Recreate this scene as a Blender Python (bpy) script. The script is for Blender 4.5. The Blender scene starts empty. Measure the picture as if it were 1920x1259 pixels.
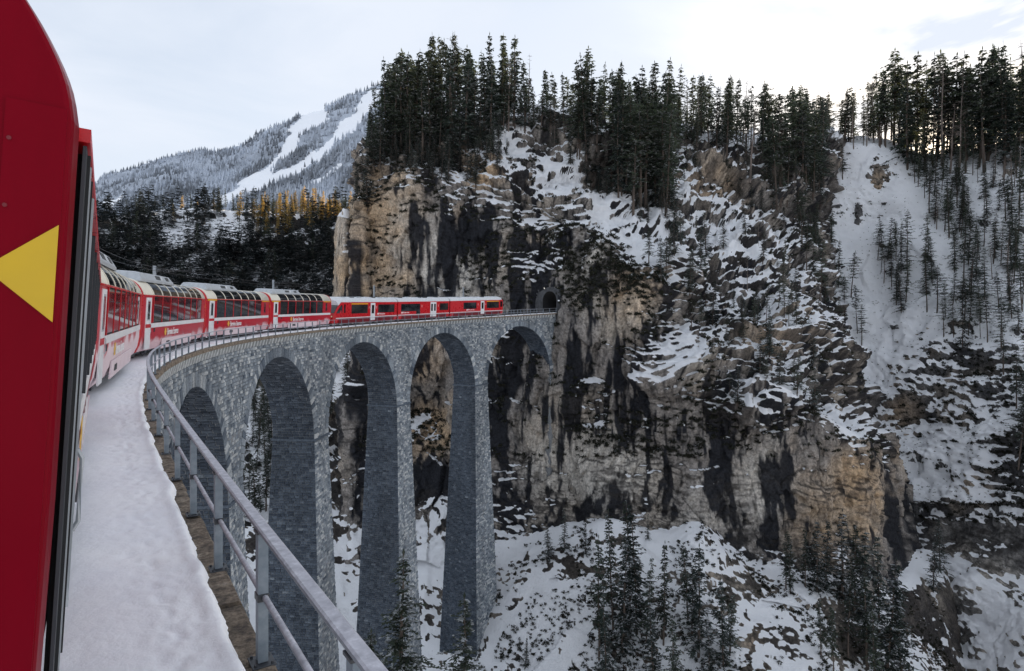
import bpy, math, random
import numpy as np
from mathutils import Vector, Matrix

random.seed(7)
RNG = np.random.default_rng(11)
SC = bpy.context.scene
COL = SC.collection

# ------------------------------------------------------------------ camera
F_PX, CAM_E, CAM_H = 1186.8, 1.334, 2.608
YAW, PITCH, ROLL = 0.5942, 0.0088, 0.0040
_f0 = np.array([math.sin(YAW), math.cos(YAW), 0.0])
_r0 = np.array([math.cos(YAW), -math.sin(YAW), 0.0])
_z0 = np.array([0, 0, 1.0])
FWD = math.cos(PITCH) * _f0 - math.sin(PITCH) * _z0
_u0 = math.sin(PITCH) * _f0 + math.cos(PITCH) * _z0
RGT = math.cos(ROLL) * _r0 + math.sin(ROLL) * _u0
UPV = math.cos(ROLL) * _u0 - math.sin(ROLL) * _r0
CAM = np.array([CAM_E, 0.0, CAM_H])

cam_data = bpy.data.cameras.new("camera")
cam_data.sensor_width = 36.0
cam_data.lens = F_PX * 36.0 / 1920.0
cam_data.clip_start = 0.05
cam_data.clip_end = 20000.0
cam = bpy.data.objects.new("camera", cam_data)
M = Matrix.Identity(4)
for i in range(3):
    M[i][0], M[i][1], M[i][2], M[i][3] = RGT[i], UPV[i], -FWD[i], CAM[i]
cam.matrix_world = M
COL.objects.link(cam)
SC.camera = cam

# ------------------------------------------------------------------ sky, sun, exposure
SUN_AZ, SUN_EL = math.radians(75.0), math.radians(12.0)      # azimuth clockwise from +y
world = bpy.data.worlds.new("World")
SC.world = world
world.use_nodes = True
nt = world.node_tree
nt.nodes.clear()
N = nt.nodes.new
out = N("ShaderNodeOutputWorld")
bg = N("ShaderNodeBackground")
bg.inputs["Strength"].default_value = 0.12
sky = N("ShaderNodeTexSky")
sky.sky_type = 'NISHITA'
sky.sun_disc = False
sky.sun_elevation = SUN_EL
sky.sun_rotation = SUN_AZ
sky.altitude = 1000
sky.air_density = 1.0
sky.dust_density = 5.0
sky.ozone_density = 1.0
tc = N("ShaderNodeTexCoord")
mp = N("ShaderNodeMapping")
mp.inputs["Scale"].default_value = (1.1, 1.1, 3.2)
cl = N("ShaderNodeTexNoise")
cl.inputs["Scale"].default_value = 1.9
cl.inputs["Detail"].default_value = 7
cl.inputs["Roughness"].default_value = 0.55
cl.inputs["Distortion"].default_value = 0.5
ramp = N("ShaderNodeValToRGB")
ramp.color_ramp.elements[0].position = 0.34
ramp.color_ramp.elements[0].color = (0.50, 0.50, 0.50, 1)
ramp.color_ramp.elements[1].position = 0.62
ramp.color_ramp.elements[1].color = (0.90, 0.90, 0.90, 1)
mix = N("ShaderNodeMix")
mix.data_type = 'RGBA'
mix.inputs["B"].default_value = (3.18, 3.42, 3.84, 1)
nt.links.new(tc.outputs["Generated"], mp.inputs["Vector"])
nt.links.new(mp.outputs[0], cl.inputs["Vector"])
nt.links.new(cl.outputs["Fac"], ramp.inputs[0])
# the veil thickens overhead
sxyz = N("ShaderNodeSeparateXYZ")
nt.links.new(tc.outputs["Generated"], sxyz.inputs[0])
veil = N("ShaderNodeMapRange")
veil.inputs["From Min"].default_value = 0.1
veil.inputs["From Max"].default_value = 0.7
veil.inputs["To Max"].default_value = 0.35
nt.links.new(sxyz.outputs["Z"], veil.inputs["Value"])
vadd = N("ShaderNodeMath")
vadd.operation = 'ADD'
vadd.use_clamp = True
nt.links.new(ramp.outputs[0], vadd.inputs[0])
nt.links.new(veil.outputs[0], vadd.inputs[1])
nt.links.new(vadd.outputs[0], mix.inputs["Factor"])
nt.links.new(sky.outputs[0], mix.inputs["A"])
nt.links.new(mix.outputs["Result"], bg.inputs["Color"])
nt.links.new(bg.outputs[0], out.inputs["Surface"])

sun_data = bpy.data.lights.new("sun", 'SUN')
sun_data.energy = 5.0
sun_data.angle = math.radians(0.5)
sun_data.color = (1.0, 0.76, 0.47)
sun = bpy.data.objects.new("sun", sun_data)
sdir = Vector((math.sin(SUN_AZ) * math.cos(SUN_EL), math.cos(SUN_AZ) * math.cos(SUN_EL), math.sin(SUN_EL)))
sun.rotation_euler = sdir.to_track_quat('Z', 'Y').to_euler()
sun.location = (60, 20, 90)
COL.objects.link(sun)

SC.view_settings.view_transform = 'Standard'
SC.view_settings.look = 'None'
SC.view_settings.gamma = 1.0
SC.view_settings.use_curve_mapping = False
SC.view_settings.exposure = 1.12
SC.render.engine = 'CYCLES'
SC.cycles.max_bounces = 5
SC.cycles.diffuse_bounces = 3
SC.cycles.glossy_bounces = 3
SC.cycles.transparent_max_bounces = 6
SC.cycles.use_denoising = True


# ------------------------------------------------------------------ projection helpers
def W(px, py, d):
    """point that the photograph shows at (px, py), d metres along the view axis"""
    px, py, d = (np.asarray(v, float)[..., None] for v in (px, py, d))
    return CAM + d * (FWD + (px - 960) / F_PX * RGT + (629.5 - py) / F_PX * UPV)


def project(P):
    q = np.asarray(P, float) - CAM
    d = q @ FWD
    dd = np.where(np.abs(d) < 1e-3, 1e-3, d)
    return 960 + F_PX * (q @ RGT) / dd, 629.5 - F_PX * (q @ UPV) / dd, d


# ------------------------------------------------------------------ noise
_perm = np.random.default_rng(3).permutation(256)
_perm = np.concatenate([_perm, _perm, _perm])
_g = np.random.default_rng(5).normal(size=(256, 3))
_g /= np.linalg.norm(_g, axis=1)[:, None]


def noise3(p):
    p = np.asarray(p, float)
    i = np.floor(p).astype(np.int64)
    f = p - i
    i &= 255
    u = f * f * f * (f * (f * 6 - 15) + 10)
    res = 0
    for dx in (0, 1):
        wx = u[..., 0] if dx else 1 - u[..., 0]
        for dy in (0, 1):
            wy = u[..., 1] if dy else 1 - u[..., 1]
            for dz in (0, 1):
                wz = u[..., 2] if dz else 1 - u[..., 2]
                h = _perm[_perm[_perm[i[..., 0] + dx] + i[..., 1] + dy] + i[..., 2] + dz]
                g = _g[h]
                res = res + wx * wy * wz * (g[..., 0] * (f[..., 0] - dx) + g[..., 1] * (f[..., 1] - dy) + g[..., 2] * (f[..., 2] - dz))
    return res * 1.6


def fbm(p, octaves=4, gain=0.5):
    a, s, r = 1.0, 1.0, 0
    for k in range(octaves):
        r = r + a * noise3(p * s + 17.3 * k)
        a *= gain
        s *= 2.03
    return r


_jit = np.random.default_rng(8).uniform(.08, .92, (256, 3))
_tilt = np.random.default_rng(9).normal(0, 1, (256, 3))
_off = np.random.default_rng(10).uniform(-.5, .5, 256)


def facets(p, flat, tilt):
    """fractured blocks: each cell of a 3D Voronoi pattern gets its own set-back and lean"""
    i = np.floor(p).astype(np.int64)
    best = np.full(p.shape[:-1], 1e9)
    bid = np.zeros(p.shape[:-1], np.int64)
    bv = np.zeros(p.shape)
    for dx in (-1, 0, 1):
        for dy in (-1, 0, 1):
            for dz in (-1, 0, 1):
                c = i + np.array([dx, dy, dz])
                m_ = c & 255
                h = _perm[_perm[_perm[m_[..., 0]] + m_[..., 1]] + m_[..., 2]]
                v = c + _jit[h] - p
                d = (v * v).sum(-1)
                k = d < best
                best = np.where(k, d, best)
                bid = np.where(k, h, bid)
                bv = np.where(k[..., None], v, bv)
    return _off[bid] * flat + (bv * _tilt[bid]).sum(-1) * tilt


def sstep(a, b, x):
    t = np.clip((x - a) / (b - a), 0, 1)
    return t * t * (3 - 2 * t)


# ------------------------------------------------------------------ object helpers
def mesh_np(name, V, Fc, smooth=False, attrs=None, colors=None):
    me = bpy.data.meshes.new(name)
    V = np.asarray(V, np.float32)
    Fc = np.asarray(Fc, np.int32)
    me.vertices.add(len(V))
    me.vertices.foreach_set("co", V.ravel())
    me.loops.add(Fc.size)
    me.loops.foreach_set("vertex_index", Fc.ravel())
    me.polygons.add(len(Fc))
    me.polygons.foreach_set("loop_start", np.arange(len(Fc), dtype=np.int32) * Fc.shape[1])
    me.update(calc_edges=True)
    me.polygons.foreach_set("use_smooth", np.full(len(Fc), smooth))
    for k, a in (attrs or {}).items():
        at = me.attributes.new(k, 'FLOAT', 'POINT')
        at.data.foreach_set("value", np.asarray(a, np.float32).ravel())
    for k, a in (colors or {}).items():
        at = me.attributes.new(k, 'FLOAT_COLOR', 'POINT')
        a = np.asarray(a, np.float32)
        if a.shape[1] == 3:
            a = np.concatenate([a, np.ones((len(a), 1), np.float32)], 1)
        at.data.foreach_set("color", a.ravel())
    return me


def obj(name, me, mat=None, parent=None):
    o = bpy.data.objects.new(name, me)
    if mat is not None and me is not None:
        mats = mat if isinstance(mat, (list, tuple)) else [mat]
        if len(me.materials) == 0:
            for m_ in mats:
                me.materials.append(m_)
    COL.objects.link(o)
    if parent is not None:
        o.parent = parent
    return o


def empty(name, loc=(0, 0, 0)):
    o = bpy.data.objects.new(name, None)
    o.empty_display_size = 0.5
    o.location = loc
    COL.objects.link(o)
    return o


def tag(o, label=None, cat=None, group=None, kind=None):
    if label:
        o["label"] = label
    if cat:
        o["category"] = cat
    if group:
        o["group"] = group
    if kind:
        o["kind"] = kind
    return o


def copy_tree(o, parent=None):
    c = o.copy()
    COL.objects.link(c)
    c.parent = parent
    for ch in KIDS.get(o.name, []):
        d = copy_tree(ch, c)
        KIDS.setdefault(c.name, []).append(d)
    return c


KIDS = {}


def part(name, me, mat, parent):
    o = obj(name, me, mat, parent)
    KIDS.setdefault(parent.name, []).append(o)
    return o


class MB:
    """collects faces for one mesh"""

    def __init__(self):
        self.v, self.f = [], []

    def add(self, vs, fs):
        b = len(self.v)
        self.v += [tuple(p) for p in vs]
        self.f += [tuple(i + b for i in q) for q in fs]
        return self

    def box(self, x0, x1, y0, y1, z0, z1, bev=0.0):
        if bev > 0:
            b = min(bev, (x1 - x0) * .45, (y1 - y0) * .45, (z1 - z0) * .45)
            ring = lambda z, i: [(x0 + i, y0 + i, z), (x1 - i, y0 + i, z), (x1 - i, y1 - i, z), (x0 + i, y1 - i, z)]
            vs = ring(z0, b) + ring(z0 + b, 0) + ring(z1 - b, 0) + ring(z1, b)
            fs = [(3, 2, 1, 0), (12, 13, 14, 15)]
            for k in range(3):
                for i in range(4):
                    j = (i + 1) % 4
                    fs.append((4 * k + i, 4 * k + j, 4 * k + 4 + j, 4 * k + 4 + i))
            return self.add(vs, fs)
        vs = [(x0, y0, z0), (x1, y0, z0), (x1, y1, z0), (x0, y1, z0), (x0, y0, z1), (x1, y0, z1), (x1, y1, z1), (x0, y1, z1)]
        return self.add(vs, [(3, 2, 1, 0), (4, 5, 6, 7), (0, 1, 5, 4), (1, 2, 6, 5), (2, 3, 7, 6), (3, 0, 4, 7)])

    def loft(self, rings, cap=True, closed=True):
        n = len(rings[0])
        vs = [p for r in rings for p in r]
        fs = []
        for k in range(len(rings) - 1):
            for i in range(n if closed else n - 1):
                j = (i + 1) % n
                fs.append((k * n + i, k * n + j, (k + 1) * n + j, (k + 1) * n + i))
        if cap:
            fs.append(tuple(range(n - 1, -1, -1)))
            fs.append(tuple(range((len(rings) - 1) * n, len(rings) * n)))
        return self.add(vs, fs)

    def tube(self, pts, rad, n=8, cap=True):
        pts = [Vector(p) for p in pts]
        rings = []
        up = Vector((0, 0, 1))
        for i, p in enumerate(pts):
            d = (pts[min(i + 1, len(pts) - 1)] - pts[max(i - 1, 0)]).normalized()
            a = d.cross(up)
            if a.length < 1e-3:
                a = d.cross(Vector((1, 0, 0)))
            a.normalize()
            b = a.cross(d)
            r = float(rad[i] if isinstance(rad, (list, tuple)) else rad)
            rings.append([tuple(p + r * (math.cos(t) * a + math.sin(t) * b)) for t in [2 * math.pi * k / n for k in range(n)]])
        return self.loft(rings, cap)

    def cyl(self, c, r, h, axis='z', n=16):
        ring = []
        for s in (-.5, .5):
            rr = []
            for k in range(n):
                a = 2 * math.pi * k / n
                u, v, w = r * math.cos(a), r * math.sin(a), s * h
                p = {'z': (u, v, w), 'y': (u, -w, v), 'x': (w, u, v)}[axis]
                rr.append((c[0] + p[0], c[1] + p[1], c[2] + p[2]))
            ring.append(rr)
        return self.loft(ring)

    def mesh(self, name, smooth=False):
        me = bpy.data.meshes.new(name)
        me.from_pydata(self.v, [], self.f)
        if smooth:
            me.polygons.foreach_set("use_smooth", [True] * len(me.polygons))
        me.update()
        return me

    def build(self, name, mat, parent, smooth=False):
        return part(name, self.mesh(name, smooth), mat, parent)


# ------------------------------------------------------------------ materials
MAT = {}


def new_mat(name):
    m = bpy.data.materials.new(name)
    m.use_nodes = True
    MAT[name] = m
    t = m.node_tree
    b = t.nodes["Principled BSDF"]
    return m, t, b


def node(t, typ, **kw):
    n = t.nodes.new(typ)
    for k, v in kw.items():
        n.inputs[k].default_value = v
    return n


def mixc(t, fac, a, b, blend='MIX'):
    m = t.nodes.new("ShaderNodeMix")
    m.data_type = 'RGBA'
    m.blend_type = blend
    for s, v in (("Factor", fac), ("A", a), ("B", b)):
        if isinstance(v, bpy.types.NodeSocket):
            t.links.new(v, m.inputs[s])
        elif isinstance(v, (int, float)):
            m.inputs[s].default_value = v
        else:
            m.inputs[s].default_value = (*v, 1)
    return m.outputs["Result"]


def noise_out(t, scale, detail=5, rough=.55, vec=None, dist=0):
    n = node(t, "ShaderNodeTexNoise", Scale=scale, Detail=detail, Roughness=rough, Distortion=dist)
    if vec is not None:
        t.links.new(vec, n.inputs["Vector"])
    return n.outputs["Fac"]


def ramp_out(t, fac, stops):
    r = t.nodes.new("ShaderNodeValToRGB")
    e = r.color_ramp.elements
    while len(e) < len(stops):
        e.new(0.5)
    for el, (p, c) in zip(e, stops):
        el.position = p
        el.color = (*c, 1) if not isinstance(c, (int, float)) else (c, c, c, 1)
    t.links.new(fac, r.inputs[0])
    return r.outputs[0]


def geo_pos(t, scale=(1, 1, 1)):
    g = t.nodes.new("ShaderNodeNewGeometry")
    m = t.nodes.new("ShaderNodeMapping")
    m.inputs["Scale"].default_value = scale
    t.links.new(g.outputs["Position"], m.inputs["Vector"])
    return m.outputs[0]


def obj_pos(t, scale=(1, 1, 1)):
    g = t.nodes.new("ShaderNodeTexCoord")
    m = t.nodes.new("ShaderNodeMapping")
    m.inputs["Scale"].default_value = scale
    t.links.new(g.outputs["Object"], m.inputs["Vector"])
    return m.outputs[0]


def bump(t, b, h, strength, dist):
    n = t.nodes.new("ShaderNodeBump")
    n.inputs["Strength"].default_value = strength
    n.inputs["Distance"].default_value = dist
    t.links.new(h, n.inputs["Height"])
    t.links.new(n.outputs[0], b.inputs["Normal"])


def plain(name, col, rough=.5, metal=0, spec=.5, var=0.0, vscale=4.0):
    m, t, b = new_mat(name)
    b.inputs["Roughness"].default_value = rough
    b.inputs["Metallic"].default_value = metal
    b.inputs["Specular IOR Level"].default_value = spec
    if var > 0:
        f = noise_out(t, vscale, 6, .6, obj_pos(t))
        c = ramp_out(t, f, [(.3, tuple(x * (1 - var) for x in col)), (.7, tuple(min(1, x * (1 + var)) for x in col))])
        t.links.new(c, b.inputs["Base Color"])
        r = ramp_out(t, f, [(.3, max(0, rough - .1)), (.7, min(1, rough + .12))])
        t.links.new(r, b.inputs["Roughness"])
    else:
        b.inputs["Base Color"].default_value = (*col, 1)
    return m


def paint_dust(name, col, lo, hi, amount):
    """glossy coach paint under a film of blown snow that clings to the lower panels"""
    m, t, b = new_mat(name)
    p = obj_pos(t)
    sep = t.nodes.new("ShaderNodeSeparateXYZ")
    t.links.new(p, sep.inputs[0])
    mr = node(t, "ShaderNodeMapRange")
    mr.inputs["From Min"].default_value = hi
    mr.inputs["From Max"].default_value = lo
    t.links.new(sep.outputs["Z"], mr.inputs["Value"])
    nf = noise_out(t, 0.55, 7, .6, obj_pos(t, (1, 1, 1.6)), .6)
    ad = node(t, "ShaderNodeMath")
    ad.operation = 'MULTIPLY_ADD'
    t.links.new(nf, ad.inputs[0])
    ad.inputs[1].default_value = 1.9
    t.links.new(mr.outputs[0], ad.inputs[2])
    rr = node(t, "ShaderNodeMapRange")
    rr.inputs["From Min"].default_value = 1.45 - .35 * amount
    rr.inputs["From Max"].default_value = 1.75 - .35 * amount
    rr.inputs["To Max"].default_value = min(.85, .5 + .3 * amount)
    t.links.new(ad.outputs[0], rr.inputs["Value"])
    dirt = noise_out(t, 3.0, 6, .6, obj_pos(t, (1, 1, .25)))
    base = mixc(t, dirt, tuple(x * .72 for x in col), tuple(min(1, x * 1.22) for x in col))
    c = mixc(t, rr.outputs[0], base, (.78, .72, .76))
    t.links.new(c, b.inputs["Base Color"])
    r = node(t, "ShaderNodeMapRange")
    r.inputs["To Min"].default_value = .3
    r.inputs["To Max"].default_value = .8
    t.links.new(rr.outputs[0], r.inputs["Value"])
    t.links.new(r.outputs[0], b.inputs["Roughness"])
    return m


RED = (.50, .006, .022)
paint_dust("red_paint", RED, .5, 1.4, .5)
paint_dust("red_dusty", RED, .5, 2.1, 1.05)
paint_dust("red_clean", (.185, .0006, .009), -2, -1, 0)
MAT["red_clean"].node_tree.nodes["Principled BSDF"].inputs["Specular IOR Level"].default_value = .06
paint_dust("skirt_red", RED, .6, 1.6, 1.3)
plain("red_allegra", (.52, .005, .012), .3, var=.06)
plain("dark_red", (.16, .004, .012), .4)
plain("cream", (.72, .68, .58), .45, var=.06)
plain("white_paint", (.72, .73, .75), .45, var=.08)
plain("grey_roof", (.62, .64, .67), .55, var=.12)
plain("roof_unit", (.42, .45, .48), .45, var=.15)
plain("dark_grille", (.05, .055, .06), .6)
plain("black_rubber", (.015, .016, .018), .7)
plain("dark_metal", (.045, .05, .058), .45, .3, var=.2)
plain("yellow_paint", (.75, .46, .012), .45, var=.06)
plain("triangle_yellow", (.62, .40, .012), .5, var=.05)
plain("letter_white", (.85, .85, .86), .5)
plain("letter_gold", (.85, .55, .1), .5)
plain("steel_rail", (.12, .12, .13), .4, .6, var=.2)
plain("lamp_glass", (.9, .8, .5), .2)
plain("mast_grey", (.30, .33, .36), .5, .2, var=.15)
plain("wire", (.03, .03, .035), .5)
plain("lining_shade_black", (.012, .013, .015), .95, var=.3)  # tunnel lining kept near-black so the mouth reads as unlit
plain("portal_wall", (.055, .058, .064), .95, var=.5, vscale=1.2)
plain("sign_white", (.75, .77, .8), .5)

m, t, b = new_mat("coach_glass")
b.inputs["Base Color"].default_value = (.012, .014, .018, 1)
b.inputs["Roughness"].default_value = .04
b.inputs["Specular IOR Level"].default_value = .7

m, t, b = new_mat("railing_steel")
f = noise_out(t, 9, 6, .6, obj_pos(t))
t.links.new(ramp_out(t, f, [(.3, (.13, .17, .21)), (.7, (.24, .28, .32))]), b.inputs["Base Color"])
b.inputs["Roughness"].default_value = .5
b.inputs["Metallic"].default_value = .35
f2 = noise_out(t, 160, 3, .6, obj_pos(t))
bump(t, b, f2, .25, .004)

m, t, b = new_mat("handrail_frost")
f = noise_out(t, 14, 7, .65, obj_pos(t))
g = t.nodes.new("ShaderNodeNewGeometry")
sp = t.nodes.new("ShaderNodeSeparateXYZ")
t.links.new(g.outputs["Normal"], sp.inputs[0])
fr = ramp_out(t, sp.outputs["Z"], [(.2, 0.0), (.7, 1.0)])
steel = ramp_out(t, f, [(.3, (.17, .19, .22)), (.7, (.27, .28, .31))])
frost = ramp_out(t, f, [(.3, (.30, .30, .34)), (.55, (.46, .46, .51)), (.75, (.66, .66, .72))])
t.links.new(mixc(t, fr, steel, frost), b.inputs["Base Color"])
b.inputs["Roughness"].default_value = .6
bump(t, b, noise_out(t, 120, 3, .6, obj_pos(t)), .3, .004)

# snow
m, t, b = new_mat("snow")
p = geo_pos(t)
f = noise_out(t, .9, 7, .6, p)
t.links.new(ramp_out(t, f, [(.3, (.88, .89, .94)), (.7, (.95, .955, .975))]), b.inputs["Base Color"])
b.inputs["Roughness"].default_value = .75
b.inputs["Specular IOR Level"].default_value = .25
bump(t, b, noise_out(t, 14, 8, .65, p), .45, .03)

m, t, b = new_mat("ground_snow")
p = geo_pos(t)
f = noise_out(t, .35, 8, .65, p)
t.links.new(ramp_out(t, f, [(.40, (.10, .09, .08)), (.47, (.78, .80, .84))]), b.inputs["Base Color"])
b.inputs["Roughness"].default_value = .85

# terrain: colour attribute carries rock, stain and snow cover; fine grain on top
m, t, b = new_mat("terrain_rock")
a = t.nodes.new("ShaderNodeAttribute")
a.attribute_name = "col"
s = t.nodes.new("ShaderNodeAttribute")
s.attribute_name = "snow"
p = geo_pos(t)
pv = geo_pos(t, (1, 1, .35))
f = noise_out(t, 2.2, 8, .7, p)
fs = noise_out(t, .8, 6, .65, pv)
grain = ramp_out(t, f, [(.32, .38), (.68, 1.45)])
gr2 = ramp_out(t, fs, [(.3, .75), (.7, 1.2)])
rock = mixc(t, 1.0, mixc(t, 1.0, a.outputs["Color"], grain, 'MULTIPLY'), gr2, 'MULTIPLY')
sn = noise_out(t, 1.6, 7, .7, p)
ad = t.nodes.new("ShaderNodeMath")
ad.operation = 'MULTIPLY_ADD'
t.links.new(sn, ad.inputs[0])
ad.inputs[1].default_value = .6
ad.inputs[2].default_value = -.3
ad2 = t.nodes.new("ShaderNodeMath")
ad2.operation = 'ADD'
t.links.new(ad.outputs[0], ad2.inputs[0])
t.links.new(s.outputs["Fac"], ad2.inputs[1])
sf = ramp_out(t, ad2.outputs[0], [(.42, 0.0), (.56, 1.0)])
t.links.new(mixc(t, sf, rock, (.90, .92, .96)), b.inputs["Base Color"])
b.inputs["Roughness"].default_value = .9
b.inputs["Specular IOR Level"].default_value = .2
bump(t, b, noise_out(t, 1.7, 12, .78, geo_pos(t, (1, 1, .7))), 1.0, .75)

# masonry
m, t, b = new_mat("masonry")
a = t.nodes.new("ShaderNodeAttribute")
a.attribute_name = "tone"
p = geo_pos(t)
f = noise_out(t, 7, 7, .7, p)
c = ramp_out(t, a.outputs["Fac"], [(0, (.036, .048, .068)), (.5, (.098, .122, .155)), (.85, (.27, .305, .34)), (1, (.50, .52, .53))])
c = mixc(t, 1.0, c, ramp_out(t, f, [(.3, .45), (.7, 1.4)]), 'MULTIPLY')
st = noise_out(t, .22, 5, .6, geo_pos(t, (1, 1, .3)))
c = mixc(t, 1.0, c, ramp_out(t, st, [(.35, .72), (.65, 1.12)]), 'MULTIPLY')
t.links.new(c, b.inputs["Base Color"])
b.inputs["Roughness"].default_value = .85
b.inputs["Specular IOR Level"].default_value = .3
bump(t, b, noise_out(t, 9, 8, .7, p), .9, .06)

m, t, b = new_mat("mortar")
p = geo_pos(t)
f = noise_out(t, 3, 6, .6, p)
t.links.new(ramp_out(t, f, [(.3, (.13, .14, .15)), (.7, (.24, .25, .26))]), b.inputs["Base Color"])
b.inputs["Roughness"].default_value = .95

m, t, b = new_mat("coping_stone")
p = geo_pos(t)
f = noise_out(t, 5, 8, .7, p)
c = ramp_out(t, f, [(.28, (.035, .032, .03)), (.42, (.14, .11, .085)), (.56, (.27, .215, .16)), (.74, (.46, .41, .35))])
lich = noise_out(t, 22, 6, .7, p)
c = mixc(t, 1.0, c, ramp_out(t, lich, [(.35, .45), (.62, 1.3)]), 'MULTIPLY')
t.links.new(c, b.inputs["Base Color"])
b.inputs["Roughness"].default_value = .85
bump(t, b, noise_out(t, 16, 9, .75, p), 1.0, .06)
plain("corbel_stone", (.42, .44, .45), .85, var=.25, vscale=3)

# vegetation
def foliage(name, dark, light, snow):
    m, t, b = new_mat(name)
    oi = t.nodes.new("ShaderNodeObjectInfo")
    f = noise_out(t, .9, 4, .6, obj_pos(t))
    c = ramp_out(t, f, [(.3, dark), (.7, light)])
    v = ramp_out(t, oi.outputs["Random"], [(0, .65), (1, 1.6)])
    c = mixc(t, 1.0, c, v, 'MULTIPLY')
    g = t.nodes.new("ShaderNodeNewGeometry")
    sp = t.nodes.new("ShaderNodeSeparateXYZ")
    t.links.new(g.outputs["True Normal"], sp.inputs[0])
    ab = node(t, "ShaderNodeMath")
    ab.operation = 'ABSOLUTE'
    t.links.new(sp.outputs["Z"], ab.inputs[0])
    n2 = noise_out(t, 1.3, 5, .6, obj_pos(t))
    mu = node(t, "ShaderNodeMath")
    mu.operation = 'MULTIPLY'
    t.links.new(ab.outputs[0], mu.inputs[0])
    t.links.new(n2, mu.inputs[1])
    sf = ramp_out(t, mu.outputs[0], [(.60 - snow, 0.0), (.68 - snow, .8)])
    t.links.new(mixc(t, sf, c, (.72, .75, .8)), b.inputs["Base Color"])
    b.inputs["Roughness"].default_value = .8
    b.inputs["Specular IOR Level"].default_value = .2
    tr = t.nodes.new("ShaderNodeBsdfTranslucent")
    t.links.new(mixc(t, 1.0, c, (1.6, 1.45, .9), 'MULTIPLY'), tr.inputs["Color"])
    ms = t.nodes.new("ShaderNodeMixShader")
    ms.inputs[0].default_value = .45
    t.links.new(b.outputs[0], ms.inputs[1])
    t.links.new(tr.outputs[0], ms.inputs[2])
    t.links.new(ms.outputs[0], t.nodes["Material Output"].inputs["Surface"])
    return m


foliage("pine_needles", (.020, .029, .028), (.060, .080, .066), .115)
foliage("spruce_needles", (.017, .026, .028), (.046, .064, .062), .13)
foliage("sun_gold_needles", (.25, .195, .08), (.50, .38, .165), .0)  # larch needle colour holds the gold of low sunlight
foliage("scrub_leaves", (.014, .018, .015), (.036, .036, .028), .12)
plain("bark", (.085, .066, .055), .9, var=.35, vscale=6)
plain("bark_pale", (.17, .14, .125), .9, var=.3, vscale=6)
m, t, b = new_mat("far_forest")
a = t.nodes.new("ShaderNodeAttribute")
a.attribute_name = "col"
t.links.new(a.outputs["Color"], b.inputs["Base Color"])
b.inputs["Roughness"].default_value = .9

# ------------------------------------------------------------------ the line of the viaduct
_S = np.linspace(-20, 190, 4201)
_k = np.interp(_S, [0, 12, 26, 60, 140], [.0029, .0005, .0119, .0113, .0087])
_ds = _S[1] - _S[0]
_hd = np.cumsum(_k) * _ds
_hd -= np.interp(0, _S, _hd)
_px = np.cumsum(np.sin(_hd)) * _ds
_py = np.cumsum(np.cos(_hd)) * _ds
_px -= np.interp(0, _S, _px)
_py -= np.interp(0, _S, _py)
S_END, E_RAIL, PITCH_ARCH = 150.6, 2.40, 23.825
Z_CROWN = -2.16
R_ARCH, HW0 = 10.0, (23.825 - 20.0) / 2
Z_SPRING = Z_CROWN - R_ARCH
TRACK_E = -.215


def deck_z(s):
    s = np.asarray(s, float)
    return .0218 * s + .0181 * 35 * (np.maximum(s, 0) / 70) ** 2


def at(s, e, z):
    """s along the line, e to the inner side, z above the coping"""
    s, e, z = np.broadcast_arrays(*(np.asarray(v, float) for v in (s, e, z)))
    h = np.interp(s, _S, _hd)
    return np.stack([np.interp(s, _S, _px) + np.cos(h) * e, np.interp(s, _S, _py) - np.sin(h) * e, deck_z(s) + z], -1)


# ------------------------------------------------------------------ terrain
def cr(net, t, axis):
    """Catmull-Rom along one axis"""
    net = np.moveaxis(net, axis, 0)
    n = len(net)
    i = np.clip(np.floor(t).astype(int), 0, n - 2)
    f = (t - i).reshape(-1, *([1] * (net.ndim - 1)))
    p0, p1, p2, p3 = net[np.maximum(i - 1, 0)], net[i], net[i + 1], net[np.minimum(i + 2, n - 1)]
    r = .5 * (2 * p1 + (p2 - p0) * f + (2 * p0 - 5 * p1 + 4 * p2 - p3) * f ** 2 + (3 * p1 - p0 - 3 * p2 + p3) * f ** 3)
    return np.moveaxis(r, 0, axis)


def net_surface(tab, nu, nv, minlen=8):
    tab = np.asarray(tab, float)                       # rows, cols, (px, py, d)
    Wn = W(tab[..., 0], tab[..., 1], tab[..., 2])
    def samp(ax, n):
        d = np.linalg.norm(np.diff(tab[..., :2], axis=ax), axis=-1).mean(axis=1 - ax)
        L = np.concatenate([[0], np.cumsum(np.maximum(d, minlen))])
        return np.interp(np.linspace(0, L[-1], n), L, np.arange(len(L)))
    return cr(cr(Wn, samp(0, nv), 0), samp(1, nu), 1)


def normals(P):
    du = np.gradient(P, axis=1)
    dv = np.gradient(P, axis=0)
    n = np.cross(du, dv)
    n /= np.linalg.norm(n, axis=-1)[..., None] + 1e-9
    view = P - CAM
    if (np.sum(n * view, -1) > 0).mean() > .5:
        n = -n
    return n


def grid_faces(nv, nu):
    i = np.arange(nv * nu).reshape(nv, nu)
    return np.stack([i[:-1, :-1], i[:-1, 1:], i[1:, 1:], i[1:, :-1]], -1).reshape(-1, 4)


def blobs(px, py, lst):
    r = np.zeros_like(px)
    for x, y, rx, ry, s in lst:
        r = np.maximum(r, s * np.exp(-(((px - x) / rx) ** 2 + ((py - y) / ry) ** 2) ** 1.5)) if s > 0 else r
    return r


def colmix(c, k, m):
    return c + (np.asarray(k) - c) * m[..., None]


TERRAIN = {}


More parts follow.
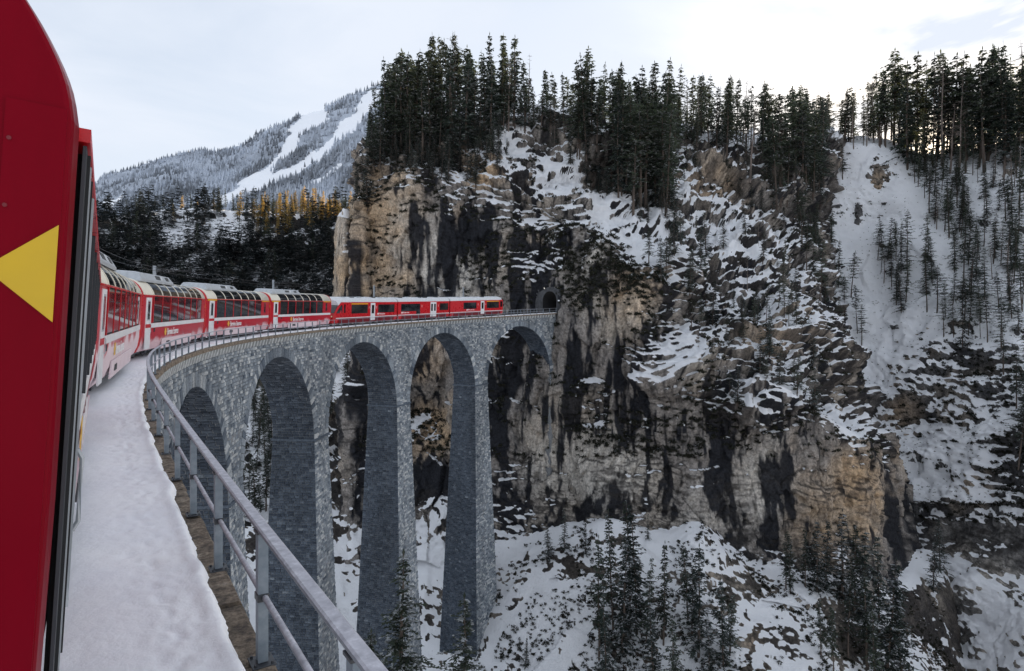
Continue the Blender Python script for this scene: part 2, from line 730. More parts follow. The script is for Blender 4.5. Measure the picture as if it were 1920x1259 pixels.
def rock_surface(name, tab, nu, nv, amp, ledge, ochre, pale, dark, snow_plus, snow_minus, snow_bias=0.0, hole=None, dark_amt=1.0, tint=(.33, .305, .285), flute=1.0, cut=None, dark_shift=.0, speck=.13):
    P = net_surface(tab, nu, nv)
    n0 = normals(P)
    px, py, d = project(P)
    w = P + 1.3 * np.stack([noise3(P / 12 + 5), noise3(P / 12 + 31), noise3(P / 12 + 77)], -1)
    lm = np.clip(ledge(px, py), 0, 1)
    big = fbm(P / 24.0, 2) * 2.6
    fl = (1 - 2 * np.abs(noise3(w * np.array([1 / 9.0, 1 / 9.0, 1 / 40.0])))) * 1.3
    qf = fbm(w * np.array([1 / 24.0, 1 / 24.0, 1 / 12.0]) + 40, 3) * 4.5
    fr = qf - np.floor(qf)
    step = (np.floor(qf) + sstep(.0, .2, fr)) * 2.0
    blk = facets(w / np.array([7.0, 7.0, 13.0]), 1.9, .75)
    hl = fbm(w * np.array([1 / 3.6, 1 / 3.6, 1 / 1.25]) + 8, 3) * 1.05 + noise3(P * np.array([1 / 1.5, 1 / 1.5, 1 / .6]) + 2) * .32
    disp = amp * (big + flute * fl * (1 - .7 * lm) + step * lm * .8 + hl * (.12 + .95 * lm) + blk * (.72 - .55 * lm))
    if hole is not None:
        disp = disp * hole(P)
    P1 = P + n0 * disp[..., None]
    n1 = normals(P1)
    nzs = n1[..., 2]
    for _ in range(1):                                  # drifts bridge the small cracks
        nzs = (nzs + np.roll(nzs, 1, 0) + np.roll(nzs, -1, 0) + np.roll(nzs, 1, 1) + np.roll(nzs, -1, 1)) / 5
    nz = n1[..., 2]
    bias = snow_bias + blobs(px, py, snow_plus) - blobs(px, py, snow_minus)
    sn = nzs + .26 * fbm(P / 7.0 + 11, 3) + speck * (noise3(P / 1.4) + noise3(P / .7 + 9) * .8) + bias
    snow = sstep(.36, .70, sn)
    sb = facets(w / np.array([2.1, 2.1, 3.6]) + 40, .85, .42) * (1 - .75 * lm)
    small = sb + fbm(P / np.array([.8, .8, 1.1]), 2) * .16 + (1 - 2 * np.abs(noise3(w / np.array([2.0, 2.0, 6.5]) + 60))) * .22
    P2 = P1 + n1 * (amp * small * (1 - .8 * snow))[..., None]
    # rock colour: limestone, ochre scars, pale fresh rock, black water streaks with their own shapes
    c = np.ones(P.shape) * np.asarray(tint)
    lo = fbm(P / 16.0 + 90, 3)
    c = colmix(c, (.52, .46, .39), sstep(-.1, .6, lo) * .7)
    oc = np.clip(blobs(px, py, ochre) * (1 + .8 * fbm(P / 5.0 + 21, 3)) + .28 * sstep(.35, .8, fbm(P / 12.0 + 61, 3)), 0, 1)
    c = colmix(c, (.64, .47, .31), oc)
    pa = np.clip(blobs(px, py, pale) * (1 + .8 * fbm(P / 6.0 + 33, 3)), 0, 1)
    c = colmix(c, (.72, .68, .62), pa)
    sq = w * np.array([1 / 3.4, 1 / 3.4, 1 / 42.0])
    streak = fbm(sq + 7, 3) + .5 * fbm(P / 13.0 + 50, 2) + .35 * fbm(w * np.array([1 / 6.0, 1 / 6.0, 1 / 45.0]) + 70, 2) + .65 * fbm(P * np.array([1 / 1.1, 1 / 1.1, 1 / 20.0]) + 15, 3) + .12 * noise3(P / 1.3 + 3)
    pxw = px + 13 * fbm(P / 4.0 + 14, 2) + 5 * noise3(P / 1.1 + 4)
    pyw = py + 28 * fbm(P / 7.0 + 24, 2) + 55 * noise3(P * np.array([1 / 1.4, 1 / 1.4, 1 / 60.0]) + 6)
    db = blobs(pxw, pyw, dark)
    dk = sstep(-.14, .30, streak + .75 * db - .55 * np.maximum(oc, pa) + dark_shift) * np.clip(dark_amt, 0, 1)
    fine = sstep(.25, .6, fbm(w * np.array([1 / .9, 1 / .9, 1 / 11.0]) + 19, 2) + .2 * db)
    dk = np.clip(np.maximum(dk, .55 * fine), 0, 1)
    c = colmix(c, (.011, .014, .022), dk * .96)  # stains pushed to blue-black, standing in for deep shadow too
    c = colmix(c, (.060, .053, .050), .72 * np.clip(lm * 1.3 - .3, 0, 1) * sstep(-.45, .25, fbm(P / 5.0 + 44, 3)))  # terrace rock darkened to read as shadow and bushes
    steep_dark = sstep(.25, .6, nz) * (1 - snow)                      # soil and dead grass on the ledges
    c = colmix(c, (.040, .036, .034), steep_dark * .8)
    Fc = grid_faces(nv, nu)
    if cut is not None:
        keep = ~cut(P2.reshape(-1, 3))[Fc].any(1)
        Fc = Fc[keep]
    me = mesh_np(name, P2.reshape(-1, 3), Fc, True, {"snow": snow}, {"col": c.reshape(-1, 3)})
    o = obj(name, me, MAT["terrain_rock"])
    tag(o, kind='structure')
    px, py, d = project(P2)
    TERRAIN[name] = dict(P=P2.reshape(-1, 3), px=px.ravel(), py=py.ravel(), d=d.ravel(), snow=snow.ravel(), nz=nz.ravel(), n=n1.reshape(-1, 3))
    return o


# main cliff: columns left to right, rows: crest, upper slope, lip of the face, four down the face, base, foot
cols = [
    [(712, 300, 225), (702, 316, 216), (697, 345, 212), (694, 430, 210), (692, 560, 208), (690, 690, 204), (684, 800, 202), (680, 900, 198), (676, 1000, 190), (670, 1090, 180)],
    [(690, 283, 172), (680, 300, 163), (672, 325, 157), (668, 420, 153), (666, 560, 152), (664, 690, 150), (655, 800, 150), (650, 900, 148), (645, 1000, 146), (640, 1090, 138)],
    [(720, 264, 172), (712, 285, 162), (704, 312, 155), (700, 420, 151), (700, 560, 150), (700, 680, 149), (700, 790, 150), (700, 880, 147), (700, 970, 144), (700, 1070, 136)],
    [(770, 248, 172), (768, 275, 161), (762, 308, 153), (760, 420, 148), (760, 560, 147), (760, 680, 147), (770, 770, 152), (775, 840, 146), (780, 940, 142), (780, 1050, 132)],
    [(830, 238, 172), (830, 290, 160), (832, 345, 151), (832, 430, 147), (832, 560, 145), (832, 670, 145), (832, 760, 150), (835, 850, 143), (840, 970, 138), (840, 1070, 128)],
    [(895, 230, 172), (895, 280, 158), (895, 330, 149), (898, 430, 146), (900, 560, 142), (900, 670, 142), (905, 770, 140), (905, 870, 136), (910, 990, 131), (910, 1080, 123)],
    [(945, 230, 170), (942, 252, 160), (945, 320, 147), (948, 430, 143), (952, 560, 140), (955, 680, 140), (958, 780, 138), (960, 900, 134), (962, 1020, 128), (962, 1090, 120)],
    [(1010, 242, 172), (1000, 288, 156), (1005, 350, 145), (1008, 440, 142), (1012, 560, 140), (1018, 690, 134.2), (1018, 790, 133), (1020, 900, 132), (1025, 1005, 126), (1025, 1090, 116)],
    [(1085, 258, 176), (1065, 325, 154), (1062, 390, 143), (1065, 470, 139), (1070, 570, 132.6), (1072, 690, 129.6), (1078, 790, 130), (1082, 900, 130), (1085, 1000, 125), (1085, 1090, 114)],
    [(1160, 264, 182), (1140, 390, 150), (1135, 440, 140), (1138, 500, 134), (1140, 590, 131), (1140, 690, 130), (1145, 790, 130), (1150, 900, 127), (1155, 1000, 123), (1155, 1090, 112)],
    [(1240, 264, 190), (1230, 380, 162), (1205, 480, 137), (1212, 540, 131), (1220, 610, 128), (1222, 700, 126), (1225, 790, 127), (1230, 900, 125), (1240, 1000, 121), (1240, 1095, 110)],
    [(1320, 258, 198), (1315, 400, 166), (1305, 520, 146), (1300, 600, 137), (1305, 680, 129), (1310, 740, 124), (1312, 800, 125), (1315, 900, 123), (1320, 1015, 119), (1320, 1110, 109)],
    [(1400, 264, 205), (1395, 380, 176), (1390, 500, 152), (1390, 600, 139), (1395, 680, 131), (1400, 750, 124), (1400, 810, 125), (1405, 920, 123), (1410, 1045, 119), (1410, 1135, 110)],
    [(1480, 270, 213), (1475, 390, 188), (1478, 490, 160), (1480, 600, 142), (1490, 680, 133), (1495, 740, 125), (1498, 800, 125), (1500, 920, 123), (1500, 1075, 120), (1500, 1155, 111)],
    [(1530, 274, 222), (1510, 420, 198), (1515, 510, 168), (1530, 610, 150), (1560, 700, 138), (1575, 770, 128), (1580, 830, 127), (1580, 940, 126), (1590, 1095, 122), (1590, 1175, 113)],
    [(1550, 280, 240), (1530, 440, 215), (1535, 530, 185), (1555, 640, 165), (1600, 740, 150), (1640, 830, 138), (1655, 870, 134), (1665, 960, 133), (1680, 1095, 129), (1680, 1190, 119)],
    [(1590, 300, 275), (1560, 470, 250), (1575, 570, 230), (1605, 690, 212), (1645, 800, 198), (1685, 890, 184), (1698, 930, 178), (1712, 1010, 174), (1722, 1110, 168), (1722, 1200, 150)],
]
for c in cols:
    x, y, d = c[0]
    c.insert(0, (x, y + 26, d + 60))
tabA = np.array(cols, float).transpose(1, 0, 2)


def ledge_A(px, py):
    right = sstep(1165, 1250, px - (py - 400) * .10) * (1 - sstep(740, 830, py + 30 * np.sin(px / 60.0)))
    right = np.maximum(right, sstep(960, 1000, px) * (1 - sstep(-20, 30, py - (240 + (px - 950) * .85))))
    top = (1 - sstep(330, 420, py - .12 * np.maximum(0, px - 760)))
    mid = .55 * sstep(.1, .5, np.sin(py / 34.0 + 1.3 * np.sin(px / 55.0)) * np.sin(px / 38.0 + 1)) * sstep(600, 660, py) * (1 - sstep(760, 830, py)) * sstep(1000, 1080, px)
    face = .25 * sstep(.0, .5, np.sin(px / 47.0) * .5 + np.sin(py / 61.0 + px / 90.0) * .5)
    return np.maximum(np.maximum(right, .7 * top), np.maximum(mid, face))


def tun_local(P):
    """s, e, z of world points close to the far end of the line"""
    h = np.interp(S_END, _S, _hd)
    o = at(S_END, 0, 0)
    q = P - o
    s = q[..., 0] * math.sin(h) + q[..., 1] * math.cos(h)
    e = q[..., 0] * math.cos(h) - q[..., 1] * math.sin(h)
    return s, e, q[..., 2]


def tunnel_cut(P):
    s, e, z = tun_local(P)
    return (np.abs(e - TRACK_E) < 2.35) & (z > -.6) & (z < 5.4) & (s > -8) & (s < 45)


def portal_calm(P):
    s, e, z = tun_local(P)
    r = np.sqrt(e ** 2 + (z - 2) ** 2)
    return .25 + .75 * sstep(4, 12, r)


rock_surface(
    "cliff_terrain", tabA, 630, 540, 1.0, ledge_A,
    ochre=[(676, 470, 14, 110, .9), (730, 400, 62, 95, 1.0), (725, 500, 60, 70, .75), (905, 318, 45, 32, .8), (1185, 560, 40, 80, .75), (805, 800, 50, 50, 1.0), (800, 650, 35, 60, .7), (1605, 930, 60, 90, .8), (1320, 340, 70, 40, .5), (1530, 960, 60, 80, .6), (1440, 640, 70, 50, .4)],
    pale=[(815, 500, 24, 80, .8), (870, 530, 26, 60, .8), (1125, 890, 90, 75, .95), (1040, 880, 60, 60, .6), (1430, 900, 50, 90, .6), (1115, 480, 26, 110, .7), (1175, 600, 60, 40, .6), (760, 430, 40, 90, .5), (1330, 960, 90, 60, .5), (1280, 690, 40, 40, .5)],
    dark=[(785, 450, 16, 95, 1.0), (850, 470, 14, 90, 1.0), (890, 400, 30, 50, .6), (925, 490, 18, 80, 1.0), (985, 470, 45, 90, .9), (960, 330, 50, 40, .6), (1085, 730, 30, 90, .9), (1180, 770, 50, 60, .8), (1390, 910, 18, 80, .5), (1260, 880, 25, 80, .6), (1350, 780, 70, 40, .5), (1480, 880, 14, 110, .5), (945, 820, 26, 150, .9), (785, 720, 40, 40, .9), (800, 900, 50, 60, .9), (1690, 960, 40, 120, .6), (1000, 700, 40, 60, .7), (1440, 780, 60, 40, .7), (1340, 560, 150, 130, .42), (1500, 720, 90, 110, .42), (1240, 640, 60, 80, .3)],
    snow_plus=[(950, 260, 60, 30, .45), (1060, 330, 60, 40, .5), (1130, 400, 60, 50, .45), (1220, 420, 90, 70, .35), (1330, 500, 130, 130, .30), (1450, 640, 130, 130, .22), (900, 345, 60, 40, .25), (1000, 380, 40, 30, .25), (1280, 620, 30, 90, .3), (1250, 690, 60, 50, .25), (1440, 740, 90, 40, .3), (1580, 800, 60, 60, .3)],
    snow_minus=[(740, 460, 90, 140, .35), (880, 500, 120, 90, .15), (1160, 560, 70, 110, .3), (1130, 890, 200, 110, .35), (1500, 960, 170, 120, .35), (1100, 700, 90, 70, .1)],
    snow_bias=.0, hole=portal_calm, cut=tunnel_cut)

# pinnacle standing off the left edge of the cliff
pil = [(655, 186), (632, 176), (634, 167), (645, 163), (657, 166), (668, 184)]
rows = [(392, 0.25), (400, .7), (440, .95), (490, 1.0), (545, 1.15), (640, 1.5)]
tabP = np.array([[(648 + (x - 648) * k, y + abs(x - 645) * .5 * (1 if k < .8 else 0), d) for x, d in pil] for y, k in rows], float)
rock_surface("pinnacle_terrain", tabP, 70, 110, .35, lambda px, py: .3 + 0 * px,
             ochre=[(638, 470, 14, 90, .9)], pale=[(642, 430, 14, 50, .6)], dark=[(660, 480, 8, 90, .8)],
             snow_plus=[(645, 400, 20, 15, .4), (652, 470, 8, 60, .35)], snow_minus=[], snow_bias=0)

# snowy valley side on the right with its gullies, the grey wall below it
B = {  # px: crest, then rows
    1450: [(285, 268), (360, 245), (450, 232), (600, 208), (750, 190), (860, 180), (935, 174), (965, 173), (1100, 166), (1320, 148)],
    1540: [(272, 262), (360, 243), (450, 230), (600, 206), (750, 189), (860, 179), (935, 173), (965, 172), (1100, 165), (1320, 146)],
    1600: [(266, 256), (360, 240), (450, 229), (600, 206), (750, 188), (860, 176), (935, 169), (965, 168), (1100, 162), (1320, 143)],
    1650: [(270, 250), (360, 234), (450, 224), (600, 203), (750, 186), (860, 174), (935, 166), (965, 165.5), (1100, 159), (1320, 140)],
    1720: [(284, 243), (360, 226), (450, 214), (600, 193), (750, 178), (860, 169), (935, 160), (965, 159.5), (1100, 152), (1320, 135)],
    1800: [(286, 236), (360, 218), (450, 204), (600, 183), (750, 166), (860, 159), (935, 151), (965, 150), (1100, 143), (1320, 127)],
    1880: [(284, 228), (360, 208), (450, 194), (600, 173), (750, 157), (860, 150), (935, 143), (965, 142), (1100, 135), (1320, 119)],
    1970: [(276, 219), (360, 200), (450, 186), (600, 165), (750, 148), (860, 141), (935, 135), (965, 134), (1100, 127), (1320, 112)],
    2150: [(240, 205), (360, 186), (450, 172), (600, 152), (750, 137), (860, 130), (935, 126), (965, 125), (1100, 118), (1320, 104)],
    2500: [(175, 185), (360, 160), (450, 148), (600, 132), (750, 120), (860, 114), (935, 110), (965, 109), (1100, 103), (1320, 92)],  # crest out of view, raised to block the low sun
}
tabB = np.array([[(x, v[0][0] + 30, v[0][1] + 60)] + [(x, y, d) for y, d in v] for x, v in B.items()], float).transpose(1, 0, 2)
rock_surface(
    "valley_slope_terrain", tabB, 330, 420, .75,
    lambda px, py: .30 + .25 * sstep(620, 720, py) * (1 - sstep(900, 950, py)),
    ochre=[(1645, 350, 20, 30, .7), (1690, 780, 40, 50, .35)],
    pale=[(1850, 1100, 120, 120, .3)],
    dark=[(1830, 690, 100, 45, .6), (1900, 850, 40, 80, .6), (1800, 970, 130, 25, .6)],
    snow_plus=[(1600, 340, 60, 90, .5), (1590, 480, 70, 120, .5), (1640, 600, 60, 120, .5), (1700, 420, 90, 120, .45), (1720, 560, 90, 90, .45), (1800, 330, 90, 60, .3), (1850, 450, 100, 120, .3), (1760, 860, 110, 70, .45), (1640, 760, 60, 60, .3), (1800, 1065, 24, 17, .75), (1832, 1097, 24, 17, .75), (1864, 1129, 24, 17, .75), (1894, 1158, 24, 17, .75), (1925, 1190, 24, 17, .75), (1850, 1170, 24, 14, .5), (1890, 1215, 26, 14, .5), (1880, 560, 80, 60, .3)],
    snow_minus=[(1830, 690, 90, 40, .3), (1860, 1020, 160, 45, .45), (1700, 780, 45, 50, .22), (1920, 870, 40, 70, .3), (1700, 1180, 60, 100, .3), (1860, 1060, 60, 30, .3), (1900, 1110, 40, 40, .3), (1608, 430, 7, 70, .6), (1640, 330, 18, 30, .5), (1760, 640, 60, 30, .25)],
    snow_bias=.13, dark_amt=.6, tint=(.155, .155, .16), flute=1.0, speck=.20)

# snowy talus on the gorge floor under the arches
D = {
    300: [(1000, 135), (1060, 128), (1130, 118), (1259, 100), (1500, 78)],
    520: [(985, 140), (1050, 134), (1130, 124), (1259, 108), (1500, 84)],
    680: [(960, 146), (1030, 140), (1120, 128), (1259, 114), (1500, 90)],
    800: [(930, 143), (1010, 137), (1100, 127), (1259, 115), (1500, 92)],
    880: [(960, 138), (1040, 129), (1130, 121), (1259, 112), (1500, 92)],
    950: [(990, 132), (1050, 122), (1140, 116), (1259, 108), (1500, 92)],
    1040: [(975, 132), (1012, 121), (1120, 113), (1259, 104), (1500, 90)],
    1140: [(965, 130), (996, 119), (1110, 111), (1259, 101), (1500, 88)],
    1240: [(970, 128), (1012, 117), (1110, 109), (1259, 99), (1500, 86)],
    1310: [(965, 126), (1002, 115), (1110, 107), (1259, 98), (1500, 84)],
    1390: [(1010, 124), (1055, 115), (1130, 108), (1259, 97), (1500, 82)],
    1470: [(1050, 124), (1092, 115), (1150, 109), (1259, 98), (1500, 82)],
    1560: [(1060, 125), (1100, 117), (1160, 111), (1259, 101), (1500, 84)],
    1660: [(1050, 140), (1110, 125), (1180, 118), (1259, 108), (1500, 88)],
    1760: [(1040, 150), (1110, 137), (1200, 127), (1270, 117), (1500, 92)],
    1840: [(1190, 146), (1240, 138), (1290, 130), (1340, 122), (1500, 98)],
    2000: [(1330, 138), (1370, 131), (1410, 124), (1440, 116), (1500, 104)],
}
tabD = np.array([[(x, y, d) for y, d in v] for x, v in D.items()], float).transpose(1, 0, 2)
rock_surface(
    "talus_terrain", tabD, 460, 190, .42, lambda px, py: .2 + 0 * px,
    ochre=[], pale=[], dark=[(1420, 1180, 60, 60, .4)],
    snow_plus=[(1000, 1180, 120, 90, .25), (1290, 1040, 60, 40, .3)],
    snow_minus=[(1400, 1110, 50, 40, .3), (1440, 1230, 80, 50, .25), (1620, 1180, 80, 60, .35), (1330, 1010, 30, 20, .2), (560, 1050, 120, 90, .15)],
    snow_bias=-.08, dark_amt=.6, tint=(.12, .105, .095), flute=.6, speck=.30)

# wooded hill behind the train, running down into the gorge behind the piers
H = {
    -40: [(470, 300), (520, 270), (620, 220), (760, 180), (900, 150), (1100, 120)],
    100: [(440, 380), (500, 330), (620, 260), (760, 210), (900, 175), (1100, 135)],
    200: [(416, 410), (480, 350), (620, 275), (760, 225), (900, 185), (1100, 142)],
    300: [(400, 430), (470, 370), (620, 290), (760, 235), (900, 192), (1100, 148)],
    400: [(396, 440), (470, 380), (620, 295), (760, 240), (900, 197), (1100, 152)],
    500: [(402, 440), (470, 385), (620, 295), (760, 240), (900, 198), (1100, 154)],
    600: [(406, 430), (470, 380), (620, 285), (760, 232), (900, 192), (1100, 152)],
    700: [(410, 415), (470, 360), (620, 262), (760, 215), (900, 182), (1100, 150)],
    820: [(440, 400), (490, 340), (620, 250), (760, 205), (900, 178), (1100, 150)],
}
tabH = np.array([[(x, v[0][0] + 20, v[0][1] + 90)] + [(x, y, d) for y, d in v] for x, v in H.items()], float).transpose(1, 0, 2)
rock_surface(
    "wooded_hill_terrain", tabH, 240, 200, 1.2, lambda px, py: .1 + 0 * px,
    ochre=[], pale=[], dark=[],
    snow_plus=[(340, 440, 50, 25, .35), (435, 435, 35, 25, .45), (490, 850, 30, 200, .2), (650, 680, 40, 60, .3)],
    snow_minus=[], snow_bias=-.32, dark_amt=.8, tint=(.045, .045, .043), flute=.5)

# added ridge, unseen behind the cliff, shaped to shade the lower left hill
Rg = {620: [(520, 640), (530, 520), (560, 420)], 760: [(476, 600), (500, 500), (520, 400)], 900: [(470, 600), (490, 480), (500, 380)],
      1050: [(466, 600), (480, 480), (480, 380)], 1250: [(450, 600), (460, 480), (450, 370)], 1500: [(350, 590), (370, 470), (400, 360)], 1750: [(330, 560), (350, 450), (380, 350)], 2100: [(290, 520), (320, 420), (360, 330)]}
tabR = np.array([[(x, v[0][0] + 60, v[0][1] + 250)] + [(x, y, d) for y, d in v] for x, v in Rg.items()], float).transpose(1, 0, 2)
rock_surface("shade_ridge_terrain", tabR, 120, 50, 1.5, lambda px, py: .1 + 0 * px, [], [], [], [], [], snow_bias=.1, tint=(.1, .09, .08))

# ground reaching to the horizon, below the gorge
g = MB()
n = 24
ext = 9000.0
pts = np.linspace(-1, 1, n + 1)
pts = np.sign(pts) * np.abs(pts) ** 2.2 * ext
vs = [(x, y, -95 + 8 * math.sin(x * .004) * math.cos(y * .005)) for y in pts for x in pts]
g.add(vs, [(j * (n + 1) + i, j * (n + 1) + i + 1, (j + 1) * (n + 1) + i + 1, (j + 1) * (n + 1) + i) for j in range(n) for i in range(n)])
tag(obj("ground", g.mesh("ground", True), MAT["ground_snow"]), kind='structure')

# ------------------------------------------------------------------ far mountain
mt = {  # px: crest py, then down to the valley
    -200: [(494, 3300), (500, 2700), (560, 2100), (700, 1500)],
    60: [(422, 3200), (440, 2600), (520, 2000), (680, 1400)],
    160: [(371, 3150), (400, 2500), (480, 1900), (640, 1300)],
    230: [(334, 3100), (370, 2450), (455, 1850), (640, 1300)],
    300: [(307, 3050), (345, 2400), (440, 1800), (640, 1250)],
    370: [(290, 3000), (330, 2350), (430, 1760), (640, 1250)],
    440: [(282, 2700), (320, 2250), (420, 1720), (640, 1200)],
    510: [(245, 2600), (300, 2150), (410, 1680), (640, 1200)],
    580: [(220, 2550), (280, 2100), (400, 1650), (640, 1200)],
    650: [(196, 2500), (265, 2050), (395, 1600), (640, 1200)],
    720: [(177, 2450), (255, 2000), (390, 1600), (640, 1200)],
    820: [(194, 2450), (265, 2000), (390, 1600), (640, 1200)],
    960: [(254, 2500), (300, 2000), (400, 1600), (640, 1200)],
}
tabM = np.array([[(x, v[0][0] + 10, v[0][1] + 500)] + [(x, y, d) for y, d in v] for x, v in mt.items()], float).transpose(1, 0, 2)
P = net_surface(tabM, 260, 170)
n0 = normals(P)
P = P + n0 * (fbm(P / 420.0, 3) * 26 + (1 - 2 * np.abs(noise3(P / 300.0 + 4))) * 16 + fbm(P / 60.0, 3) * 5)[..., None]
px, py, d = project(P)


def polyline_dist(px, py, pts):
    r = np.full(px.shape, 1e9)
    for (x0, y0, w0), (x1, y1, w1) in zip(pts[:-1], pts[1:]):
        tt = np.clip(((px - x0) * (x1 - x0) + (py - y0) * (y1 - y0)) / ((x1 - x0) ** 2 + (y1 - y0) ** 2), 0, 1)
        dd = np.hypot(px - x0 - tt * (x1 - x0), py - y0 - tt * (y1 - y0)) / (w0 + tt * (w1 - w0))
        r = np.minimum(r, dd)
    return r


CHUTES = [
    [(700, 180, 15), (655, 235, 11), (600, 290, 8), (540, 325, 10), (480, 350, 9), (420, 375, 12)],
    [(600, 215, 15), (555, 245, 14), (540, 285, 9), (505, 320, 8), (440, 360, 9)],
    [(200, 385, 8), (230, 372, 4)], [(640, 310, 3), (590, 345, 5)],
]


def chute_mask(px, py):
    wob = 4 * np.sin(px / 9.0) + 3 * np.sin(py / 5.0 + px / 13.0)
    dd = np.full(px.shape, 1e9)
    for c in CHUTES:
        dd = np.minimum(dd, polyline_dist(px + wob * .5, py + wob * .4, c))
    return 1 - sstep(.55, 1.35, dd + .35 * np.sin(px / 3.1 + py / 2.3) * np.sin(px / 7.7))


ch = chute_mask(px, py)
nzm = normals(P)[..., 2]
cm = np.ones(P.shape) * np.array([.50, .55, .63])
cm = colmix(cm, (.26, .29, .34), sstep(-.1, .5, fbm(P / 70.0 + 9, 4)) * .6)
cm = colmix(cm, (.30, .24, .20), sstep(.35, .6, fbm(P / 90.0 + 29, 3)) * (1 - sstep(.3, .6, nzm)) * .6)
me = mesh_np("mountain", P.reshape(-1, 3), grid_faces(*P.shape[:2]), True, {"snow": np.maximum(ch, .25 * sstep(0, .5, fbm(P / 50.0, 3)))}, {"col": cm.reshape(-1, 3)})
mo = obj("mountain_terrain", me, MAT["terrain_rock"])
tag(mo, kind='structure')
MTN = dict(P=P.reshape(-1, 3), px=px.ravel(), py=py.ravel(), ch=ch.ravel())

# ------------------------------------------------------------------ the viaduct
def e_face(v):
    v = np.asarray(v, float)
    return 2.22 + .018 * np.clip(-v, 0, 12.2) + .036 * np.maximum(0, -v - 12.2)


def half_w(v):
    return HW0 + .034 * np.maximum(0, Z_SPRING - np.asarray(v, float))


ARCH_C = [S_END - (k + .5) * PITCH_ARCH for k in range(6)]           # far to near
PIER_C = [S_END - k * PITCH_ARCH for k in range(1, 7)]
Z_TOP = -.78
RING = .95
Z_FOOT = -64.0

viaduct = empty("railway_viaduct", tuple(at(75, 0, -60)))
viaduct.location = (0, 0, 0)
tag(viaduct, "tall curved grey stone railway viaduct with round arches, leading to the cliff tunnel", "viaduct")


def solid_intervals(v, ring=0.0, s_lo=-4.0, s_hi=S_END + 5.0):
    """stretches of s at height v that are masonry (arch openings widened by ring left out)"""
    if v >= Z_SPRING:
        r = R_ARCH + ring
        dz = v - Z_SPRING
        if dz >= r:
            return [(s_lo, s_hi)]
        hwid = math.sqrt(r * r - dz * dz)
        cuts = sorted((c - hwid, c + hwid) for c in ARCH_C)
    else:
        w = half_w(v) - HW0
        cuts = sorted((c - R_ARCH + w, c + R_ARCH - w) for c in ARCH_C)
    outl, a = [], s_lo
    for x0, x1 in cuts:
        if x0 > a:
            outl.append((a, min(x0, s_hi)))
        a = max(a, x1)
    if a < s_hi:
        outl.append((a, s_hi))
    return outl


# core: mortar-faced body just behind the stones
core_v, core_f = [], []


def quad(a, b, c, d):
    i = len(core_v)
    core_v.extend([a, b, c, d])
    core_f.append((i, i + 1, i + 2, i + 3))


levels = list(np.arange(Z_FOOT, Z_SPRING, 2.4)) + [Z_SPRING] + list(Z_SPRING + R_ARCH * np.sin(np.linspace(0, math.pi / 2, 22))[1:]) + [Z_TOP + .45]
for v0, v1 in zip(levels[:-1], levels[1:]):
    i0, i1 = solid_intervals(v0 + 1e-5), solid_intervals(v1 - 1e-5)
    if len(i0) != len(i1):
        i0 = i1
    for (a0, b0), (a1, b1) in zip(i0, i1):
        nseg = max(1, int((b0 - a0) / 3.0))
        for sd in (1, -1):
            for k in range(nseg):
                t0, t1 = k / nseg, (k + 1) / nseg
                pts = [at(a0 + (b0 - a0) * t0, sd * (e_face(v0)), v0), at(a0 + (b0 - a0) * t1, sd * e_face(v0), v0),
                       at(a1 + (b1 - a1) * t1, sd * e_face(v1), v1), at(a1 + (b1 - a1) * t0, sd * e_face(v1), v1)]
                quad(*[tuple(p) for p in pts])
        for e0, e1 in ((a0, a1), (b0, b1)):
            quad(tuple(at(e0, -e_face(v0), v0)), tuple(at(e0, e_face(v0), v0)), tuple(at(e1, e_face(v1), v1)), tuple(at(e1, -e_face(v1), v1)))
ss = np.arange(-4, S_END + 5.1, 2.0)
for a, b_ in zip(ss[:-1], ss[1:]):
    quad(*[tuple(p) for p in (at(a, -2.3, -.06), at(a, 2.1, -.06), at(b_, 2.1, -.06), at(b_, -2.3, -.06))])
    quad(*[tuple(p) for p in (at(a, 2.23, -.8), at(a, 2.23, -.02), at(b_, 2.23, -.02), at(b_, 2.23, -.8))])
    quad(*[tuple(p) for p in (at(a, -2.3, -.8), at(a, -2.3, -.02), at(b_, -2.3, -.02), at(b_, -2.3, -.8))])
me = mesh_np("core", np.array(core_v), np.array(core_f))
part("core_wall", me, MAT["mortar"], viaduct)


# stones: each one a block with a proud, slightly rough face
STONES = []      # (corner array 8x3, tone)


def lay(panel, u0, u1, v0, v1, lmin, lmax, bright=0.0, gap=.018, hmap=None):
    """one course of stones from u0 to u1"""
    u = u0
    n = 0
    while u < u1 - .03:
        L = random.uniform(lmin, lmax)
        if u1 - (u + L) < lmin * .6:
            L = u1 - u
        a, b_ = u + gap * .5, u + L - gap * .5
        if b_ - a > .05:
            j = lambda s_: random.uniform(-s_, s_)
            pr = random.uniform(.03, .10)
            q = []
            for (uu, vv) in ((a, v0), (b_, v0), (b_, v1), (a, v1)):
                q.append((uu, vv, -.01))
            ins = .022
            for (uu, vv, su, sv) in ((a, v0, 1, 1), (b_, v0, -1, 1), (b_, v1, -1, -1), (a, v1, 1, -1)):
                q.append((uu + su * (ins + abs(j(.02))), vv + sv * (ins * .8 + abs(j(.018))), pr + j(.022)))
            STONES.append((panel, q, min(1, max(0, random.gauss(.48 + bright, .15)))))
        u += L
        n += 1


def map_inner(u, v, o):
    return at(u, e_face(v) + o, v)


def reveal_map(c):
    return lambda u, v, o: at(c - half_w(v) - o, u, v)


def barrel_map(c):
    def f(u, v, o):
        ph = v / R_ARCH
        return at(c + (R_ARCH - o) * np.cos(ph), u, Z_SPRING + (R_ARCH - o) * np.sin(ph))
    return f


def ground_v(px, default=-62):
    return default


